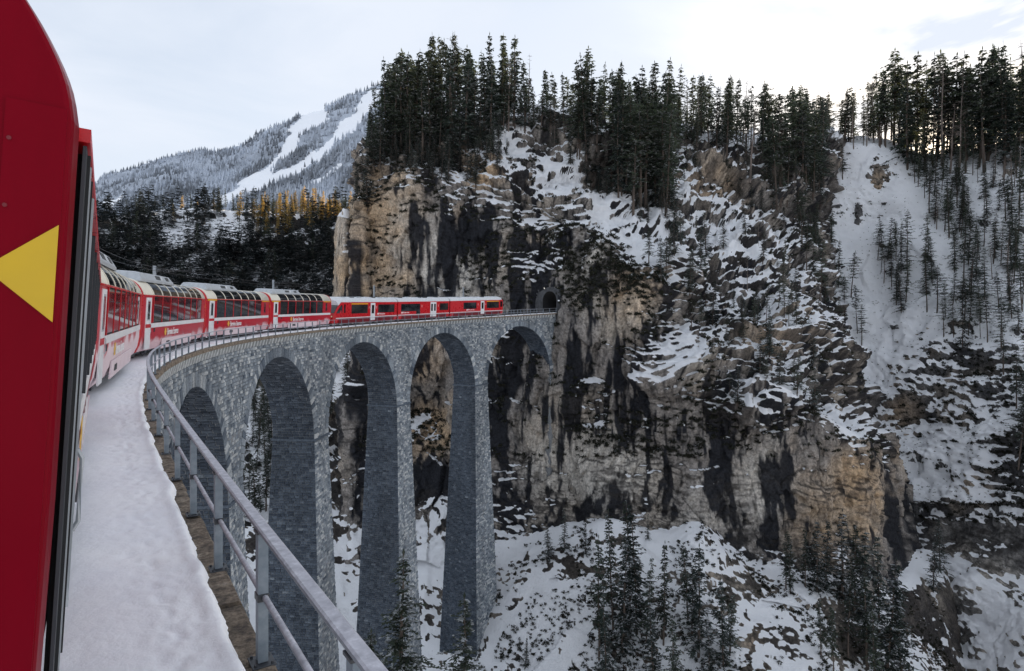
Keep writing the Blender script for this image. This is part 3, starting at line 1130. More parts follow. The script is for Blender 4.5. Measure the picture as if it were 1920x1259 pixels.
v = Z_TOP
PIER_FOOT = {0: -63, 1: -63, 2: -63, 3: -63, 4: -50, 5: -20}
while v > Z_FOOT + 1:
    hgt = random.uniform(.22, .33) if v > Z_SPRING else random.uniform(.26, .32)
    v0 = v - hgt
    vm = (v + v0) / 2
    for (a, b_) in solid_intervals(vm, RING + .02, -2.0, S_END + 4.5):
        if v < Z_SPRING:
            k = int(np.argmin([abs((a + b_) / 2 - c) for c in PIER_C]))
            if vm < PIER_FOOT[k] and a < S_END - 5:
                continue
            if a > S_END - 5 and vm < -15:
                continue
        if b_ < 8:
            continue
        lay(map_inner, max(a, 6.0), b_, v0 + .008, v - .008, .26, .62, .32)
    if v < Z_SPRING:
        for k, c in enumerate(PIER_C[:5]):
            if vm < PIER_FOOT[k]:
                continue
            ef = float(e_face(vm))
            lay(reveal_map(c), -ef, ef + .02, v0 + .008, v - .008, .34, .72, -.25)  # darker stone on the pier sides, part of their shade painted in
    v = v0
for k, c in enumerate(ARCH_C[:5]):
    ph = 0.0
    while ph < R_ARCH * 2.1:
        h = random.uniform(.27, .34)
        ef = 2.40
        lay(barrel_map(c), -ef, ef, ph + .008, ph + h - .008, .4, .8, -.34)  # arch undersides toned darker to deepen their shade
        ph += h
    ef = float(e_face(Z_SPRING))

FACES5 = np.array([(4, 5, 6, 7), (0, 1, 5, 4), (1, 2, 6, 5), (2, 3, 7, 6), (3, 0, 4, 7)])
by_panel = {}
for st in STONES:
    by_panel.setdefault(id(st[0]), []).append(st)
allV, allT = [], []
for lst in by_panel.values():
    q = np.array([s_[1] for s_ in lst])
    allV.append(lst[0][0](q[..., 0], q[..., 1], q[..., 2]))
    allT.append(np.array([s_[2] for s_ in lst]))
allV = np.concatenate(allV)
allT = np.concatenate(allT)
cx, cy, cd = project(allV.reshape(-1, 3))
cx, cy, cd = cx.reshape(-1, 8), cy.reshape(-1, 8), cd.reshape(-1, 8)
area = .5 * np.abs((cx[:, 6] - cx[:, 4]) * (cy[:, 7] - cy[:, 5]) - (cx[:, 7] - cx[:, 5]) * (cy[:, 6] - cy[:, 4]))
mx, my = cx.mean(1), cy.mean(1)
seen = (mx > 300) & (mx < 1050) & (my > 590) & (my < 1259) & (cd.min(1) > 5)
seen &= ~((my > 700 + (mx - 300) * 1.36 - 10))                      # below the near handrail
area = np.where(seen, area, 0)
order = np.argsort(-area)
single = order[:300]
rest = np.setdiff1d(np.arange(len(allV)), single)


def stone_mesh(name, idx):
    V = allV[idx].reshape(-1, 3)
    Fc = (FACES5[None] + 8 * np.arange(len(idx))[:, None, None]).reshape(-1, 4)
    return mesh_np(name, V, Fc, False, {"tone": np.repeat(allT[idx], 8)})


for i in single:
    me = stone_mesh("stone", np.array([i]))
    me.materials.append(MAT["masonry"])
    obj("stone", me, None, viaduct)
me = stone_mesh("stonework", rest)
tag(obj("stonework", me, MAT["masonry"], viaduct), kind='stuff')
print("stones", len(allV), "smallest single", area[single].min())

# voussoirs round each arch that shows
for k, c in enumerate(ARCH_C[:5]):
    nv = 54
    for i in range(nv):
        p0, p1 = math.pi * i / nv + .0016, math.pi * (i + 1) / nv - .0016
        ro = R_ARCH + RING * random.uniform(.9, 1.08)
        pr = random.uniform(.05, .12)
        q = []
        for o_, ins in ((-.05, 0), (pr, .02)):
            for (ph, r) in ((p0 + ins / R_ARCH, R_ARCH + ins * .5), (p1 - ins / R_ARCH, R_ARCH + ins * .5), (p1 - ins / R_ARCH, ro - ins), (p0 + ins / R_ARCH, ro - ins)):
                s_ = c + r * math.cos(ph)
                v_ = Z_SPRING + r * math.sin(ph)
                q.append(map_inner(s_, v_, o_ + random.uniform(-.012, .012)))
        me = mesh_np("voussoir", np.array(q), FACES5, False, {"tone": np.full(8, min(1, max(0, random.gauss(.72, .16))))})
        obj("voussoir", me, MAT["masonry"], viaduct)

# string course where the arches spring from the piers
for k, c in enumerate(PIER_C[:5]):
    mb = MB()
    ef = float(e_face(Z_SPRING)) + .16
    w = float(half_w(Z_SPRING)) + .14
    pts = lambda z: [tuple(at(c - w, -ef, z)), tuple(at(c - w, ef, z)), tuple(at(c + w, ef, z)), tuple(at(c + w, -ef, z))]
    mb.loft([pts(Z_SPRING - .22), pts(Z_SPRING + .02)])
    me = mb.mesh("impost")
    at_ = me.attributes.new("tone", 'FLOAT', 'POINT')
    at_.data.foreach_set("value", np.full(len(me.vertices), .45, np.float32))
    obj("impost_course", me, MAT["masonry"], viaduct)

# corbels and coping along the inner edge
s_ = 8.0
while s_ < S_END - .2:
    mb = MB()
    q0 = [tuple(at(s_ + a, e, z)) for a, e, z in ((-.16, 2.2, -.80), (.16, 2.2, -.80), (.16, 2.2, -.26), (-.16, 2.2, -.26))]
    q1 = [tuple(at(s_ + a, e, z)) for a, e, z in ((-.15, 2.34, -.74), (.15, 2.34, -.74), (.15, 2.46, -.262), (-.15, 2.46, -.262))]
    mb.loft([q0, q1])
    obj("corbel", mb.mesh("corbel"), MAT["corbel_stone"], viaduct)
    s_ += .85
s_ = .6
while s_ < S_END + 1:
    L = random.uniform(.95, 1.35)
    n = 3
    mb = MB()
    rings = []
    zt = random.uniform(-.022, .012)
    eo = 2.475 + random.uniform(-.02, .02)
    for i in range(n + 1):
        ss_ = s_ + .014 + (L - .028) * i / n
        jj = lambda a: random.uniform(-a, a)
        rings.append([tuple(at(ss_, *p)) for p in ((1.9, -.25), (eo - .02, -.25), (eo + jj(.008), -.22), (eo + jj(.008), -.03), (eo - .03 + jj(.008), zt), (1.9, zt - .01))])
    mb.loft(rings)
    obj("coping_stone", mb.mesh("coping_stone"), MAT["coping_stone"], viaduct)
    s_ += L
mb = MB()
rings = [[tuple(at(q, *p)) for p in ((-2.55, -.25), (-2.0, -.25), (-2.0, 0), (-2.55, 0))] for q in np.arange(-3, S_END + 1, 2.0)]
mb.loft(rings)
obj("outer_coping", mb.mesh("outer_coping"), MAT["coping_stone"], viaduct)

# ------------------------------------------------------------------ snow on the deck
sa = np.concatenate([np.arange(-1.5, 14, .045), np.arange(14, 40, .12), np.arange(40, S_END + 6, .4)])
ne = 70
tt = np.linspace(0, 1, ne)
tt = 1 - (1 - tt) ** 1.6
Sg, Tg = np.meshgrid(sa, tt, indexing='ij')
edge = 2.265 + .05 * fbm(np.stack([sa / 1.1, 0 * sa, 0 * sa], -1), 3) + .028 * np.abs(noise3(np.stack([sa / .16, 0 * sa + 5, 0 * sa], -1))) + .02 * noise3(np.stack([sa / .07, 0 * sa + 9, 0 * sa], -1))
Eg = -2.3 + (edge[:, None] + 2.3) * Tg
pp = np.stack([Sg, Eg, 0 * Sg], -1)
zz = .085 + .025 * fbm(pp / 1.4, 3)
trail = np.exp(-((Eg - 1.80 - .06 * np.sin(Sg * 1.3)) / .22) ** 2)
dent = np.clip(noise3(pp / np.array([.20, .085, 1]) + 3), 0, 1) * .05 + np.clip(noise3(pp / np.array([.10, .05, 1]) + 8), 0, 1) * .03
zz -= dent * (.12 + trail)
zz += .012 * fbm(pp / .12 + 30, 2) * .6
dist_edge = edge[:, None] - Eg
zz *= sstep(0, .055, dist_edge) ** .6
zz += .03 * np.exp(-((dist_edge - .09) / .06) ** 2)
zz -= .14 * (1 - sstep(.0, .75, np.abs(Eg - TRACK_E)) * 1.0) * 0
Pn = at(Sg, Eg, zz + .006)
me = mesh_np("deck_snow", Pn.reshape(-1, 3), grid_faces(*Sg.shape)[:, ::-1], True)
tag(obj("deck_snow", me, MAT["snow"]), "trodden snow lying along the deck beside the train", "snow", kind='stuff')

rails = empty("rail_track")
tag(rails, "two steel rails of the single track running in the snow to the tunnel", "track")
for sd in (-.5, .5):
    mb = MB()
    mb.loft([[tuple(at(q, TRACK_E + sd + a, z)) for a, z in ((-.035, .02), (.035, .02), (.035, .17), (-.035, .17))] for q in np.arange(-2, S_END + 30, 1.5)])
    obj("rail", mb.mesh("rail"), MAT["steel_rail"], rails)


# ------------------------------------------------------------------ railings
def railing(e, s0, s1, step, label, out_sign, detail):
    root = empty("deck_railing")
    tag(root, label, "railing")
    HR = 1.02
    s_ = s0
    posts = []
    while s_ <= s1:
        posts.append(s_)
        s_ += step
    for s_ in posts:
        h = float(np.interp(s_, _S, _hd))
        mb = MB()
        mb.box(-.036, .036, -.045, .045, 0.012, HR - .035, .009)
        p = obj("post", mb.mesh("post"), MAT["railing_steel"], root)
        p.location = at(s_, e, 0)
        p.rotation_euler = (0, 0, -h)
        if s_ < 30 and detail:
            mb = MB()
            mb.box(-.085, .085, -.10, .10, 0.0, .014, .003)
            for bx, by in ((-.06, -.075), (.06, -.075), (-.06, .075), (.06, .075)):
                mb.cyl((bx, by, .02), .011, .02, n=6)
            obj("base_plate", mb.mesh("base_plate"), MAT["dark_metal"], p)
        if s_ < 20 and detail:
            mb = MB()
            mb.box(-.043, .043, -.052, .052, .47, .53, .006)
            mb.cyl((0, -.058, .50), .012, .02, 'y', 6)
            obj("rail_clamp", mb.mesh("rail_clamp"), MAT["dark_metal"], p)
            mb = MB()
            mb.box(-.05, .05, -.055, .055, HR - .045, HR - .02, .004)
            obj("top_bracket", mb.mesh("top_bracket"), MAT["dark_metal"], p)
    ss_ = np.concatenate([np.arange(s0 - 1.5, min(30, s1), .25), np.arange(max(s0 - 1.5, 30), s1 + .3, .8)]) if s0 < 30 else np.arange(s0, s1 + .1, .8)
    mb = MB()
    w, th = .040, .020
    mb.loft([[tuple(at(q, e + a, HR + z)) for a, z in ((-w, -th), (w, -th), (w + .004, -th + .008), (w + .004, th - .01), (w - .008, th), (-w + .008, th), (-w - .004, th - .01), (-w - .004, -th + .008))] for q in ss_])
    obj("top_rail", mb.mesh("top_rail"), MAT["handrail_frost"], root)
    mb = MB()
    r = .024
    mb.loft([[tuple(at(q, e + .012 + r * math.cos(a), .50 + r * math.sin(a))) for a in [2 * math.pi * k / 8 for k in range(8)]] for q in ss_])
    obj("middle_rail", mb.mesh("middle_rail", True), MAT["handrail_frost"], root)
    return root


railing(E_RAIL, .88, S_END, 2.05, "grey steel handrail on the inner edge of the viaduct, between snow and arches", 1, True)
railing(-2.42, 30, S_END, 2.05, "thin steel railing on the outer edge of the viaduct, behind the train", -1, False)

# ------------------------------------------------------------------ tunnel portal
portal = empty("tunnel_portal")
tag(portal, "dark arched stone tunnel mouth in the cliff at the end of the viaduct", "tunnel")


def tp(e, z, ds):
    h = float(np.interp(S_END, _S, _hd))
    o = at(S_END, 0, 0)
    return (o[0] + math.sin(h) * ds + math.cos(h) * e, o[1] + math.cos(h) * ds - math.sin(h) * e, float(o[2]) + z)


def arch_outline(hw, zs, n=16):
    pts = [(-hw, -.2)] + [(hw * math.cos(math.pi - math.pi * i / n), zs + hw * math.sin(math.pi * i / n)) for i in range(n + 1)] + [(hw, -.2)]
    return [(x + TRACK_E, z) for x, z in pts]


inner = arch_outline(2.0, 2.75)
outer = [(-4.6, -.2), (-4.4, 3.0), (-3.6, 4.4), (-2.1, 5.2), (-.6, 5.7), (.8, 5.6), (2.0, 5.1), (2.7, 4.2), (2.9, 3.0), (2.9, -.2)]
# front wall: fan of quads between opening and outline
mb = MB()
def resample(pts, n):
    pts = np.array(pts, float)
    L = np.concatenate([[0], np.cumsum(np.linalg.norm(np.diff(pts, axis=0), axis=1))])
    tq = np.linspace(0, L[-1], n)
    return np.stack([np.interp(tq, L, pts[:, 0]), np.interp(tq, L, pts[:, 1])], -1)
ri, ro = resample(inner, 40), resample(outer, 40)
DS0 = .8
vs = [tp(a, b_, DS0) for a, b_ in ri] + [tp(a, b_, DS0) for a, b_ in ro] + [tp(a, b_, DS0 + 6) for a, b_ in ro]
fs = [(i, i + 1, 40 + i + 1, 40 + i) for i in range(39)] + [(40 + i, 41 + i, 81 + i, 80 + i) for i in range(39)]
mb.add(vs, fs)
me = mb.mesh("front_wall")
at_ = me.attributes.new("tone", 'FLOAT', 'POINT')
at_.data.foreach_set("value", np.full(len(me.vertices), .12, np.float32))
part("front_wall", me, MAT["portal_wall"], portal)
mb = MB()
mb.loft([[tp(a, b_, d_) for a, b_ in ri] for d_ in (DS0 - .02, 12, 25, 40)], cap=False, closed=False)
mb.add([tp(a, b_, 40) for a, b_ in ri], [tuple(range(40))])
me = mb.mesh("tunnel_lining")
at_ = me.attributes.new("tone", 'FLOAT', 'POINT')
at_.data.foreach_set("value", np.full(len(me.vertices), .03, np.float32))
part("tunnel_lining", me, MAT["lining_shade_black"], portal)
for i in range(2, 37):
    a0, a1 = ri[i], ri[i + 1]
    c_ = np.array([TRACK_E, 2.6])
    def outw(p_, k):
        d_ = p_ - c_
        if p_[1] < 2.7:
            d_ = np.array([d_[0], 0])
        return p_ + d_ / np.linalg.norm(d_) * k
    g0, g1 = a0 + (a1 - a0) * .03, a1 - (a1 - a0) * .03
    q = []
    for o_ in (DS0 + .02, DS0 - random.uniform(.05, .1)):
        for p_ in (g0, g1, outw(g1, .5), outw(g0, .5)):
            q.append(tp(p_[0], p_[1], o_))
    me = mesh_np("portal_stone", np.array(q), FACES5, False, {"tone": np.full(8, random.uniform(.0, .3))})
    part("portal_stone", me, MAT["portal_wall"], portal)
for _ in range(90):
    a, z = random.uniform(-4.2, 2.6), random.uniform(0, 5.0)
    if abs(a - TRACK_E) < 2.75 and z < 5.5:
        continue
    w_, h_ = random.uniform(.3, .7), random.uniform(.2, .35)
    q = [tp(a + x_, z + y_, DS0 + .02) for x_, y_ in ((0, 0), (w_, 0), (w_, h_), (0, h_))] + [tp(a + x_, z + y_, DS0 - .06) for x_, y_ in ((.02, .02), (w_ - .02, .02), (w_ - .02, h_ - .02), (.02, h_ - .02))]
    me = mesh_np("portal_stone", np.array(q), FACES5, False, {"tone": np.full(8, random.uniform(.05, .4))})
    part("portal_stone", me, MAT["portal_wall"], portal)
mb = MB()
mb.add([tp(2.2 + x_, 2.5 + y_, DS0 - .1 + d_) for d_ in (0, .03) for x_, y_ in ((0, 0), (.5, 0), (.5, .28), (0, .28))], [(0, 1, 2, 3), (7, 6, 5, 4), (0, 4, 5, 1), (1, 5, 6, 2), (2, 6, 7, 3), (3, 7, 4, 0)])
sgn = obj("marker_sign", mb.mesh("marker_sign"), MAT["sign_white"])
tag(sgn, "small white plate fixed beside the tunnel mouth", "sign")

# ------------------------------------------------------------------ catenary masts and contact wire
MASTS = [(53.5, 'the white coach roofs nearest the camera'), (78, 'the last coach, close to the railcar'), (103, 'the middle railcar'), (128, 'the foremost railcar')]
for s_, w_ in MASTS:
    h = float(np.interp(s_, _S, _hd))
    r = empty("catenary_mast", tuple(at(s_, -2.75, 0)))
    r.rotation_euler = (0, 0, -h)
    tag(r, "slim grey steel catenary mast rising behind " + w_, "mast")
    mb = MB()
    mb.box(-.10, .10, -.09, -.07, -1.2, 5.7)
    mb.box(-.10, .10, .07, .09, -1.2, 5.7)
    mb.box(-.012, .012, -.07, .07, -1.2, 5.7)
    part("post", mb.mesh("post"), MAT["mast_grey"], r)
    mb = MB()
    mb.tube([(0, 0, 5.35), (1.2, 0, 5.45), (2.58, 0, 5.35)], .02, 6)
    mb.tube([(0, 0, 4.95), (1.4, 0, 5.38)], .014, 6)
    part("cantilever_arm", mb.mesh("cantilever_arm"), MAT["wire"], r)
    mb = MB()
    mb.cyl((.3, 0, 5.38), .06, .25, 'x', 8)
    part("insulator", mb.mesh("insulator"), MAT["dark_metal"], r)
for z_, lab in ((4.95, "contact"), (5.4, "carrier")):
    mb = MB()
    mb.tube([tuple(at(q, TRACK_E, z_ - (.0 if lab == 'contact' else .25 * math.sin(math.pi * ((q - 31.5) % 26.5) / 26.5)))) for q in np.arange(5, S_END + 10, 2.0)], .012, 5)
    tag(obj(lab + "_wire", mb.mesh(lab + "_wire"), MAT["wire"]), ("lower " if lab == "contact" else "upper sagging ") + "overhead wire strung above the train roofs", "wire")

# ------------------------------------------------------------------ the train
CANT = math.radians(3.2)


def text_mesh(body, size, shear=.15, xscale=.82, ext=.004):
    cu = bpy.data.curves.new("lettering", 'FONT')
    cu.body = body
    cu.size = size
    cu.shear = shear
    cu.extrude = ext
    cu.offset = size * .012
    cu.resolution_u = 3
    o = bpy.data.objects.new("lettering", cu)
    COL.objects.link(o)
    dg = bpy.context.evaluated_depsgraph_get()
    me = bpy.data.meshes.new_from_object(o.evaluated_get(dg))
    bpy.data.objects.remove(o)
    # stand the text up on the right-hand side of a vehicle: x along, z up, facing -y
    for v in me.vertices:
        x, y, z = v.co
        v.co = (x * xscale, -z, y)
    me.materials.clear()
    return me


# half profile of a panorama coach, from the skirt up to the crown
LOW = [(1.14, .46), (1.27, .80), (1.325, 1.25), (1.335, 1.9), (1.335, 3.22)]
ROOF = [(1.335, 3.22), (1.312, 3.34), (1.262, 3.46), (1.18, 3.60), (1.07, 3.73), (.92, 3.85), (.70, 3.95), (.40, 4.02), (0.0, 4.04)]

_r = np.array(ROOF)
_q = np.linspace(0, len(_r) - 1, 25)
ROOF = [tuple(float(v) for v in row) for row in cr(_r, _q, 0)]
ROOF[-1] = (0.0, ROOF[-1][1])


def ring_closed(half, x, inset=0.0, dz=0.0):
    r = [(x, -(y - inset), z + dz) for y, z in half]
    l = [(x, (y - inset), z + dz) for y, z in reversed(half) if y > 1e-6]
    return r + l


def roof_pt(t, off=0.0, side=-1):
    """t 0..1 along the half roof arc, off outward"""
    pts = np.array(ROOF)
    L = np.concatenate([[0], np.cumsum(np.linalg.norm(np.diff(pts, axis=0), axis=1))])
    u = t * L[-1]
    y, z = np.interp(u, L, pts[:, 0]), np.interp(u, L, pts[:, 1])
    e = .01 * L[-1]
    y1, z1 = np.interp(min(u + e, L[-1]), L, pts[:, 0]), np.interp(min(u + e, L[-1]), L, pts[:, 1])
    y0, z0 = np.interp(max(u - e, 0), L, pts[:, 0]), np.interp(max(u - e, 0), L, pts[:, 1])
    ty, tz = y1 - y0, z1 - z0
    n = math.hypot(ty, tz)
    ny, nz = tz / n, -ty / n
    return side * (y + ny * off), z + nz * off


def bogie(root, x, zc=.42, wb=.9):
    b_ = MB()
    for sd in (-1, 1):
        b_.box(x - 1.35, x + 1.35, sd * .98 - .06, sd * .98 + .06, zc - .05, zc + .14, .02)
        for dx in (-wb, wb):
            b_.box(x + dx - .16, x + dx + .16, sd * 1.0 - .11, sd * 1.0 + .11, zc - .12, zc + .16, .03)
        b_.cyl((x, sd * .98, zc + .22), .12, .26, 'z', 10)
    b_.box(x - .25, x + .25, -.95, .95, zc, zc + .2, .02)
    o = b_.build("bogie", MAT["dark_metal"], root)
    for dx in (-wb, wb):
        for sd in (-.5, .5):
            w_ = MB()
            w_.cyl((x + dx, sd, zc - .02 + .0), .36, .1, 'y', 20)
            w_.cyl((x + dx, sd - .03 * np.sign(-sd), zc - .02), .40, .03, 'y', 20)
            w_.build("wheel", MAT["steel_rail"], o)


def panorama_coach(npane, first, paint, near=False):
    L = 15.95
    root = empty("panorama_coach")
    # shell below the window line
    b_ = MB()
    b_.loft([ring_closed(LOW, .10, .02), ring_closed(LOW, .16), ring_closed(LOW, L - .16), ring_closed(LOW, L - .10, .02)])
    b_.build("body", MAT[paint], root)
    # roof vault
    b_ = MB()
    b_.loft([ring_closed(ROOF, .12), ring_closed(ROOF, L - .12)])
    b_.build("roof", MAT["cream"], root, True)
    # red end frames with the full cross-section
    full = LOW + ROOF[1:]
    for x0, x1 in ((0.0, .22), (L - .22, L)):
        b_ = MB()
        rings = [ring_closed(full, x0, .022), ring_closed(full, x0 + .008, .008), ring_closed(full, x0 + .03, .0), ring_closed(full, x0 + .06, -.004), ring_closed(full, x1 - .11, -.012), ring_closed(full, x1 - .06, .012), ring_closed(full, x1 - .02, .05), ring_closed(full, x1, .11)] if near else [ring_closed(full, x0, .035), ring_closed(full, x0 + .035, -.012), ring_closed(full, x1 - .035, -.012), ring_closed(full, x1, .035)]
        b_.loft(rings)
        b_.build("end_frame", MAT["red_clean"] if near else MAT["red_allegra"], root)
    # corner post cover with screws, panel seam
    if near:
        MB().box(-.008, .002, -1.316, -1.15, .55, 3.25).build("corner_cover", MAT["red_clean"], root)
        MB().box(-.004, .002, -1.10, -1.094, .5, 3.7).build("panel_seam", MAT["dark_red"], root)
        for zz_ in np.arange(.7, 3.2, .22):
            MB().cyl((-.009, -1.165, float(zz_)), .007, .006, 'x', 8).build("screw", MAT["dark_red"], root)
    # yellow triangle on the end face
    b_ = MB()
    zc = 2.69
    b_.loft([[(x, -1.312, zc - .165), (x, -1.312, zc + .165), (x, -1.122, zc)] for x in ((-.014, -.006) if near else (-.006, .004))])
    b_.build("class_triangle" if first else "warning_triangle", MAT["triangle_yellow"], root)
    # gangway bellows
    b_ = MB()
    for k in range(4):
        b_.box(-.28 + k * .07, -.225 + k * .07, -.62 + .03 * (k % 2), .62 - .03 * (k % 2), .95, 3.0, .02)
    b_.build("gangway", MAT["black_rubber"], root)
    b_ = MB()
    for k in range(4):
        b_.box(L + k * .07, L + .055 + k * .07, -.62 + .03 * (k % 2), .62 - .03 * (k % 2), .95, 3.0, .02)
    b_.build("gangway", MAT["black_rubber"], root)

    xw0, xw1 = (2.05, 13.3) if first else (2.05, 14.65)
    pitch = (xw1 - xw0) / npane
    for sd in (-1, 1):
        def slab(x0, x1, z0, z1, off0, off1):
            y0, y1 = sorted((sd * (1.335 + off0), sd * (1.335 + off1)))
            return MB().box(x0, x1, y0, y1, z0, z1)
        # glazed band behind the panes
        slab(xw0 - .08, xw1 + .08, 1.84, 3.2, -.02, .004).build("window_band", MAT["black_rubber"], root)
        for k in range(npane):
            x0, x1 = xw0 + k * pitch + .07, xw0 + (k + 1) * pitch - .07
            w_ = slab(x0, x1, 1.90, 3.14, .0, .013).build("window", MAT["coach_glass"], root)
            if not near:
                slab(x0 + .02, x1 - .02, 2.78, 2.80, .013, .02).build("sash_bar", MAT["black_rubber"], w_)
        for k in range(npane + 1):
            x = xw0 + k * pitch
            slab(x - .05, x + .05, 1.86, 3.2, .004, .03).build("mullion", MAT["dark_metal" if near else "red_allegra"], root)
        # roof glass between cream ribs
        for k in range(npane):
            x0, x1 = xw0 + k * pitch + .10, xw0 + (k + 1) * pitch - .10
            rings = []
            for tq in np.linspace(.03, .63, 9):
                yo, zo = roof_pt(tq, .014, sd)
                yi, zi = roof_pt(tq, -.01, sd)
                rings.append([(x0, yi, zi), (x1, yi, zi), (x1, yo, zo), (x0, yo, zo)])
            w_ = MB().loft(rings).build("roof_window", MAT["coach_glass"], root, False)
        for k in range(npane + 1):
            x = xw0 + k * pitch
            rings = []
            for tq in np.linspace(.02, .66, 9):
                yo, zo = roof_pt(tq, .03, sd)
                yi, zi = roof_pt(tq, -.01, sd)
                rings.append([(x - .075, yi, zi), (x + .075, yi, zi), (x + .075, yo, zo), (x - .075, yo, zo)])
            MB().loft(rings).build("roof_rib", MAT["cream"], root)
        # rain gutter on the shoulder
        slab(.22, L - .22, 3.20, 3.25, .0, .045).build("gutter", MAT["red_allegra"], root)
        # door
        xd0, xd1 = .72, 1.66
        d_ = slab(xd0, xd1, .56, 3.12, -.01, .022)
        d_o = d_.build("door", MAT["white_paint"], root)
        slab(xd0 + .22, xd1 - .22, 1.98, 2.98, .02, .030).build("door_window_frame", MAT["roof_unit"], d_o)
        slab(xd0 + .28, xd1 - .28, 2.04, 2.92, .03, .036).build("door_window", MAT["coach_glass"], d_o)
        slab(xd0, xd1, 1.62, 1.80, .022, .026).build("door_band", MAT["red_allegra"], d_o)
        h_ = MB()
        h_.tube([(xd1 - .1, sd * 1.375, 1.35), (xd1 - .1, sd * 1.40, 1.4), (xd1 - .1, sd * 1.40, 1.75), (xd1 - .1, sd * 1.375, 1.8)], .014, 6)
        h_.build("handle", MAT["roof_unit"], d_o)
        if near:
            slab(.24, 2.0, 1.05, 3.19, .022, .034).build("door_glazing", MAT["dark_metal"], d_o)
            for xs, mt_ in ((.36, "black_rubber"), (.60, "roof_unit"), (.95, "black_rubber"), (1.5, "roof_unit")):
                slab(xs, xs + .03, .95, 3.18, .0, .045).build("door_seal", MAT[mt_], d_o)
        # white waist band, dark vent, snow-caked skirt
        slab(1.78, L - .24, 1.60, 1.83, .0, .012).build("waist_band", MAT["white_paint"], root)
        slab(2.35, 2.6, 1.38, 1.56, .0, .010).build("vent", MAT["dark_grille"], root)
        if first:
            slab(.24, 2.0, 3.13, 3.215, .03, .05).build("first_class_stripe", MAT["yellow_paint"], root)
            slab(xw1 + .12, L - .24, 3.13, 3.215, .03, .05).build("first_class_stripe", MAT["yellow_paint"], root)
            slab(xw1 + .9, xw1 + 1.35, 2.1, 3.0, .0, .012).build("end_window", MAT["coach_glass"], root)
        # skirt panels between the bogies, each a plate
        xs = [2.0 + .0] + list(np.linspace(4.2, L - 4.2, 6)) + [L - 2.0]
        for a, c_ in zip(xs[1:-2], xs[2:-1]):
            q = []
            for x in (a + .015, c_ - .015):
                q.append([(x, sd * 1.30, .95), (x, sd * 1.335, .95), (x, sd * 1.30, .40), (x, sd * 1.26, .40)])
            MB().loft(q).build("skirt_panel", MAT["skirt_red"], root)
        slab(5.2, 5.9, .58, .78, -.03, .0).build("vent", MAT["dark_grille"], root)
    # lettering on the side that faces the gorge
    tm = text_mesh("Bernina Express", .52, .12, .80)
    tm.materials.append(MAT["letter_white"])
    o = part("lettering", tm, None, root)
    o.location = (5.2, -1.342, 1.12)
    b_ = MB()
    for k in range(6):
        a = math.pi * k / 3
        c_, s__ = math.cos(a), math.sin(a)
        b_.loft([[(4.82 + r * c_ - w * s__, y, 1.31 + r * s__ + w * c_) for r, w in ((.03, -.04), (.19, -.06), (.23, 0), (.19, .06), (.03, .04))] for y in (-1.343, -1.335)])
    b_.build("sun_emblem", MAT["letter_gold"], root)
    # roof unit
    b_ = MB()
    b_.loft([[(x0, -w, z), (x1, -w, z), (x1, w, z), (x0, w, z)] for x0, x1, w, z in ((.9, 7.9, .98, 3.90), (1.0, 7.75, .98, 4.02), (1.25, 7.3, .80, 4.34), (1.5, 7.0, .55, 4.38))])
    u_ = b_.build("roof_unit", MAT["roof_unit"], root)
    for sd in (-1, 1):
        for x0, x1, mt_ in ((4.1, 5.0, "dark_grille"), (5.05, 5.45, "grey_roof"), (6.2, 6.8, "dark_grille")):
            q = [[(x, sd * (.93 + o_), 4.09), (x, sd * (.835 + o_), 4.28)] for x in (x0, x1) for o_ in (0,)]
            vs = [q[0][0], q[1][0], q[1][1], q[0][1]]
            vs2 = [(a, c_ + sd * .02, z + .012) for a, c_, z in vs]
            MB().add(vs + vs2, [(0, 1, 2, 3), (7, 6, 5, 4), (0, 4, 5, 1), (1, 5, 6, 2), (2, 6, 7, 3), (3, 7, 4, 0)]).build("grille", MAT[mt_], u_)
    b_ = MB().box(.6, L - .6, -1.05, 1.05, .50, .62)
    b_.box(4.4, L - 4.4, -1.1, 1.1, .32, .52, .03)
    b_.build("underframe", MAT["dark_metal"], root)
    bogie(root, 2.9)
    bogie(root, L - 2.9)
    return root


def seat_on_track(root, s0, s1, dz=.12):
    a, b_ = at(s0, TRACK_E, dz), at(s1, TRACK_E, dz)
    X = Vector(b_ - a).normalized()
    Yv = Vector((0, 0, 1)).cross(X).normalized()
    Z = X.cross(Yv)
    m = Matrix.Identity(4)
    for i in range(3):
        m[i][0], m[i][1], m[i][2], m[i][3] = X[i], Yv[i], Z[i], a[i]
    root.matrix_world = m @ Matrix.Rotation(CANT, 4, 'X')


S_A = 135.4
COACH = [2.75, 19.2, 35.6, 52.05, 68.5, 84.9]
GRP = "panorama coaches of the red train"
c0 = panorama_coach(7, False, "red_clean", near=True)
tag(c0, "red end of the nearest coach with large yellow triangle, filling the picture edge", "coach", GRP)
seat_on_track(c0, COACH[0], COACH[0] + 15.95)
c1 = panorama_coach(7, False, "red_dusty")
tag(c1, "most snow-dusted panorama coach, second coach from the camera, mostly pink below windows", "coach", GRP)
seat_on_track(c1, COACH[1], COACH[1] + 15.95)
c2 = panorama_coach(7, False, "red_paint")
tag(c2, "panorama coach with seven window bays, between the dusted coach and the yellow-striped coaches", "coach", GRP)
seat_on_track(c2, COACH[2], COACH[2] + 15.95)
c3 = panorama_coach(6, True, "red_paint")
tag(c3, "yellow-striped panorama coach of six bays, farther from the railcar front", "coach", GRP)
seat_on_track(c3, COACH[3], COACH[3] + 15.95)
c4 = copy_tree(c3)
tag(c4, "yellow-striped panorama coach of six bays coupled directly to the railcar front", "coach", GRP)
seat_on_track(c4, COACH[4], COACH[4] + 15.95)

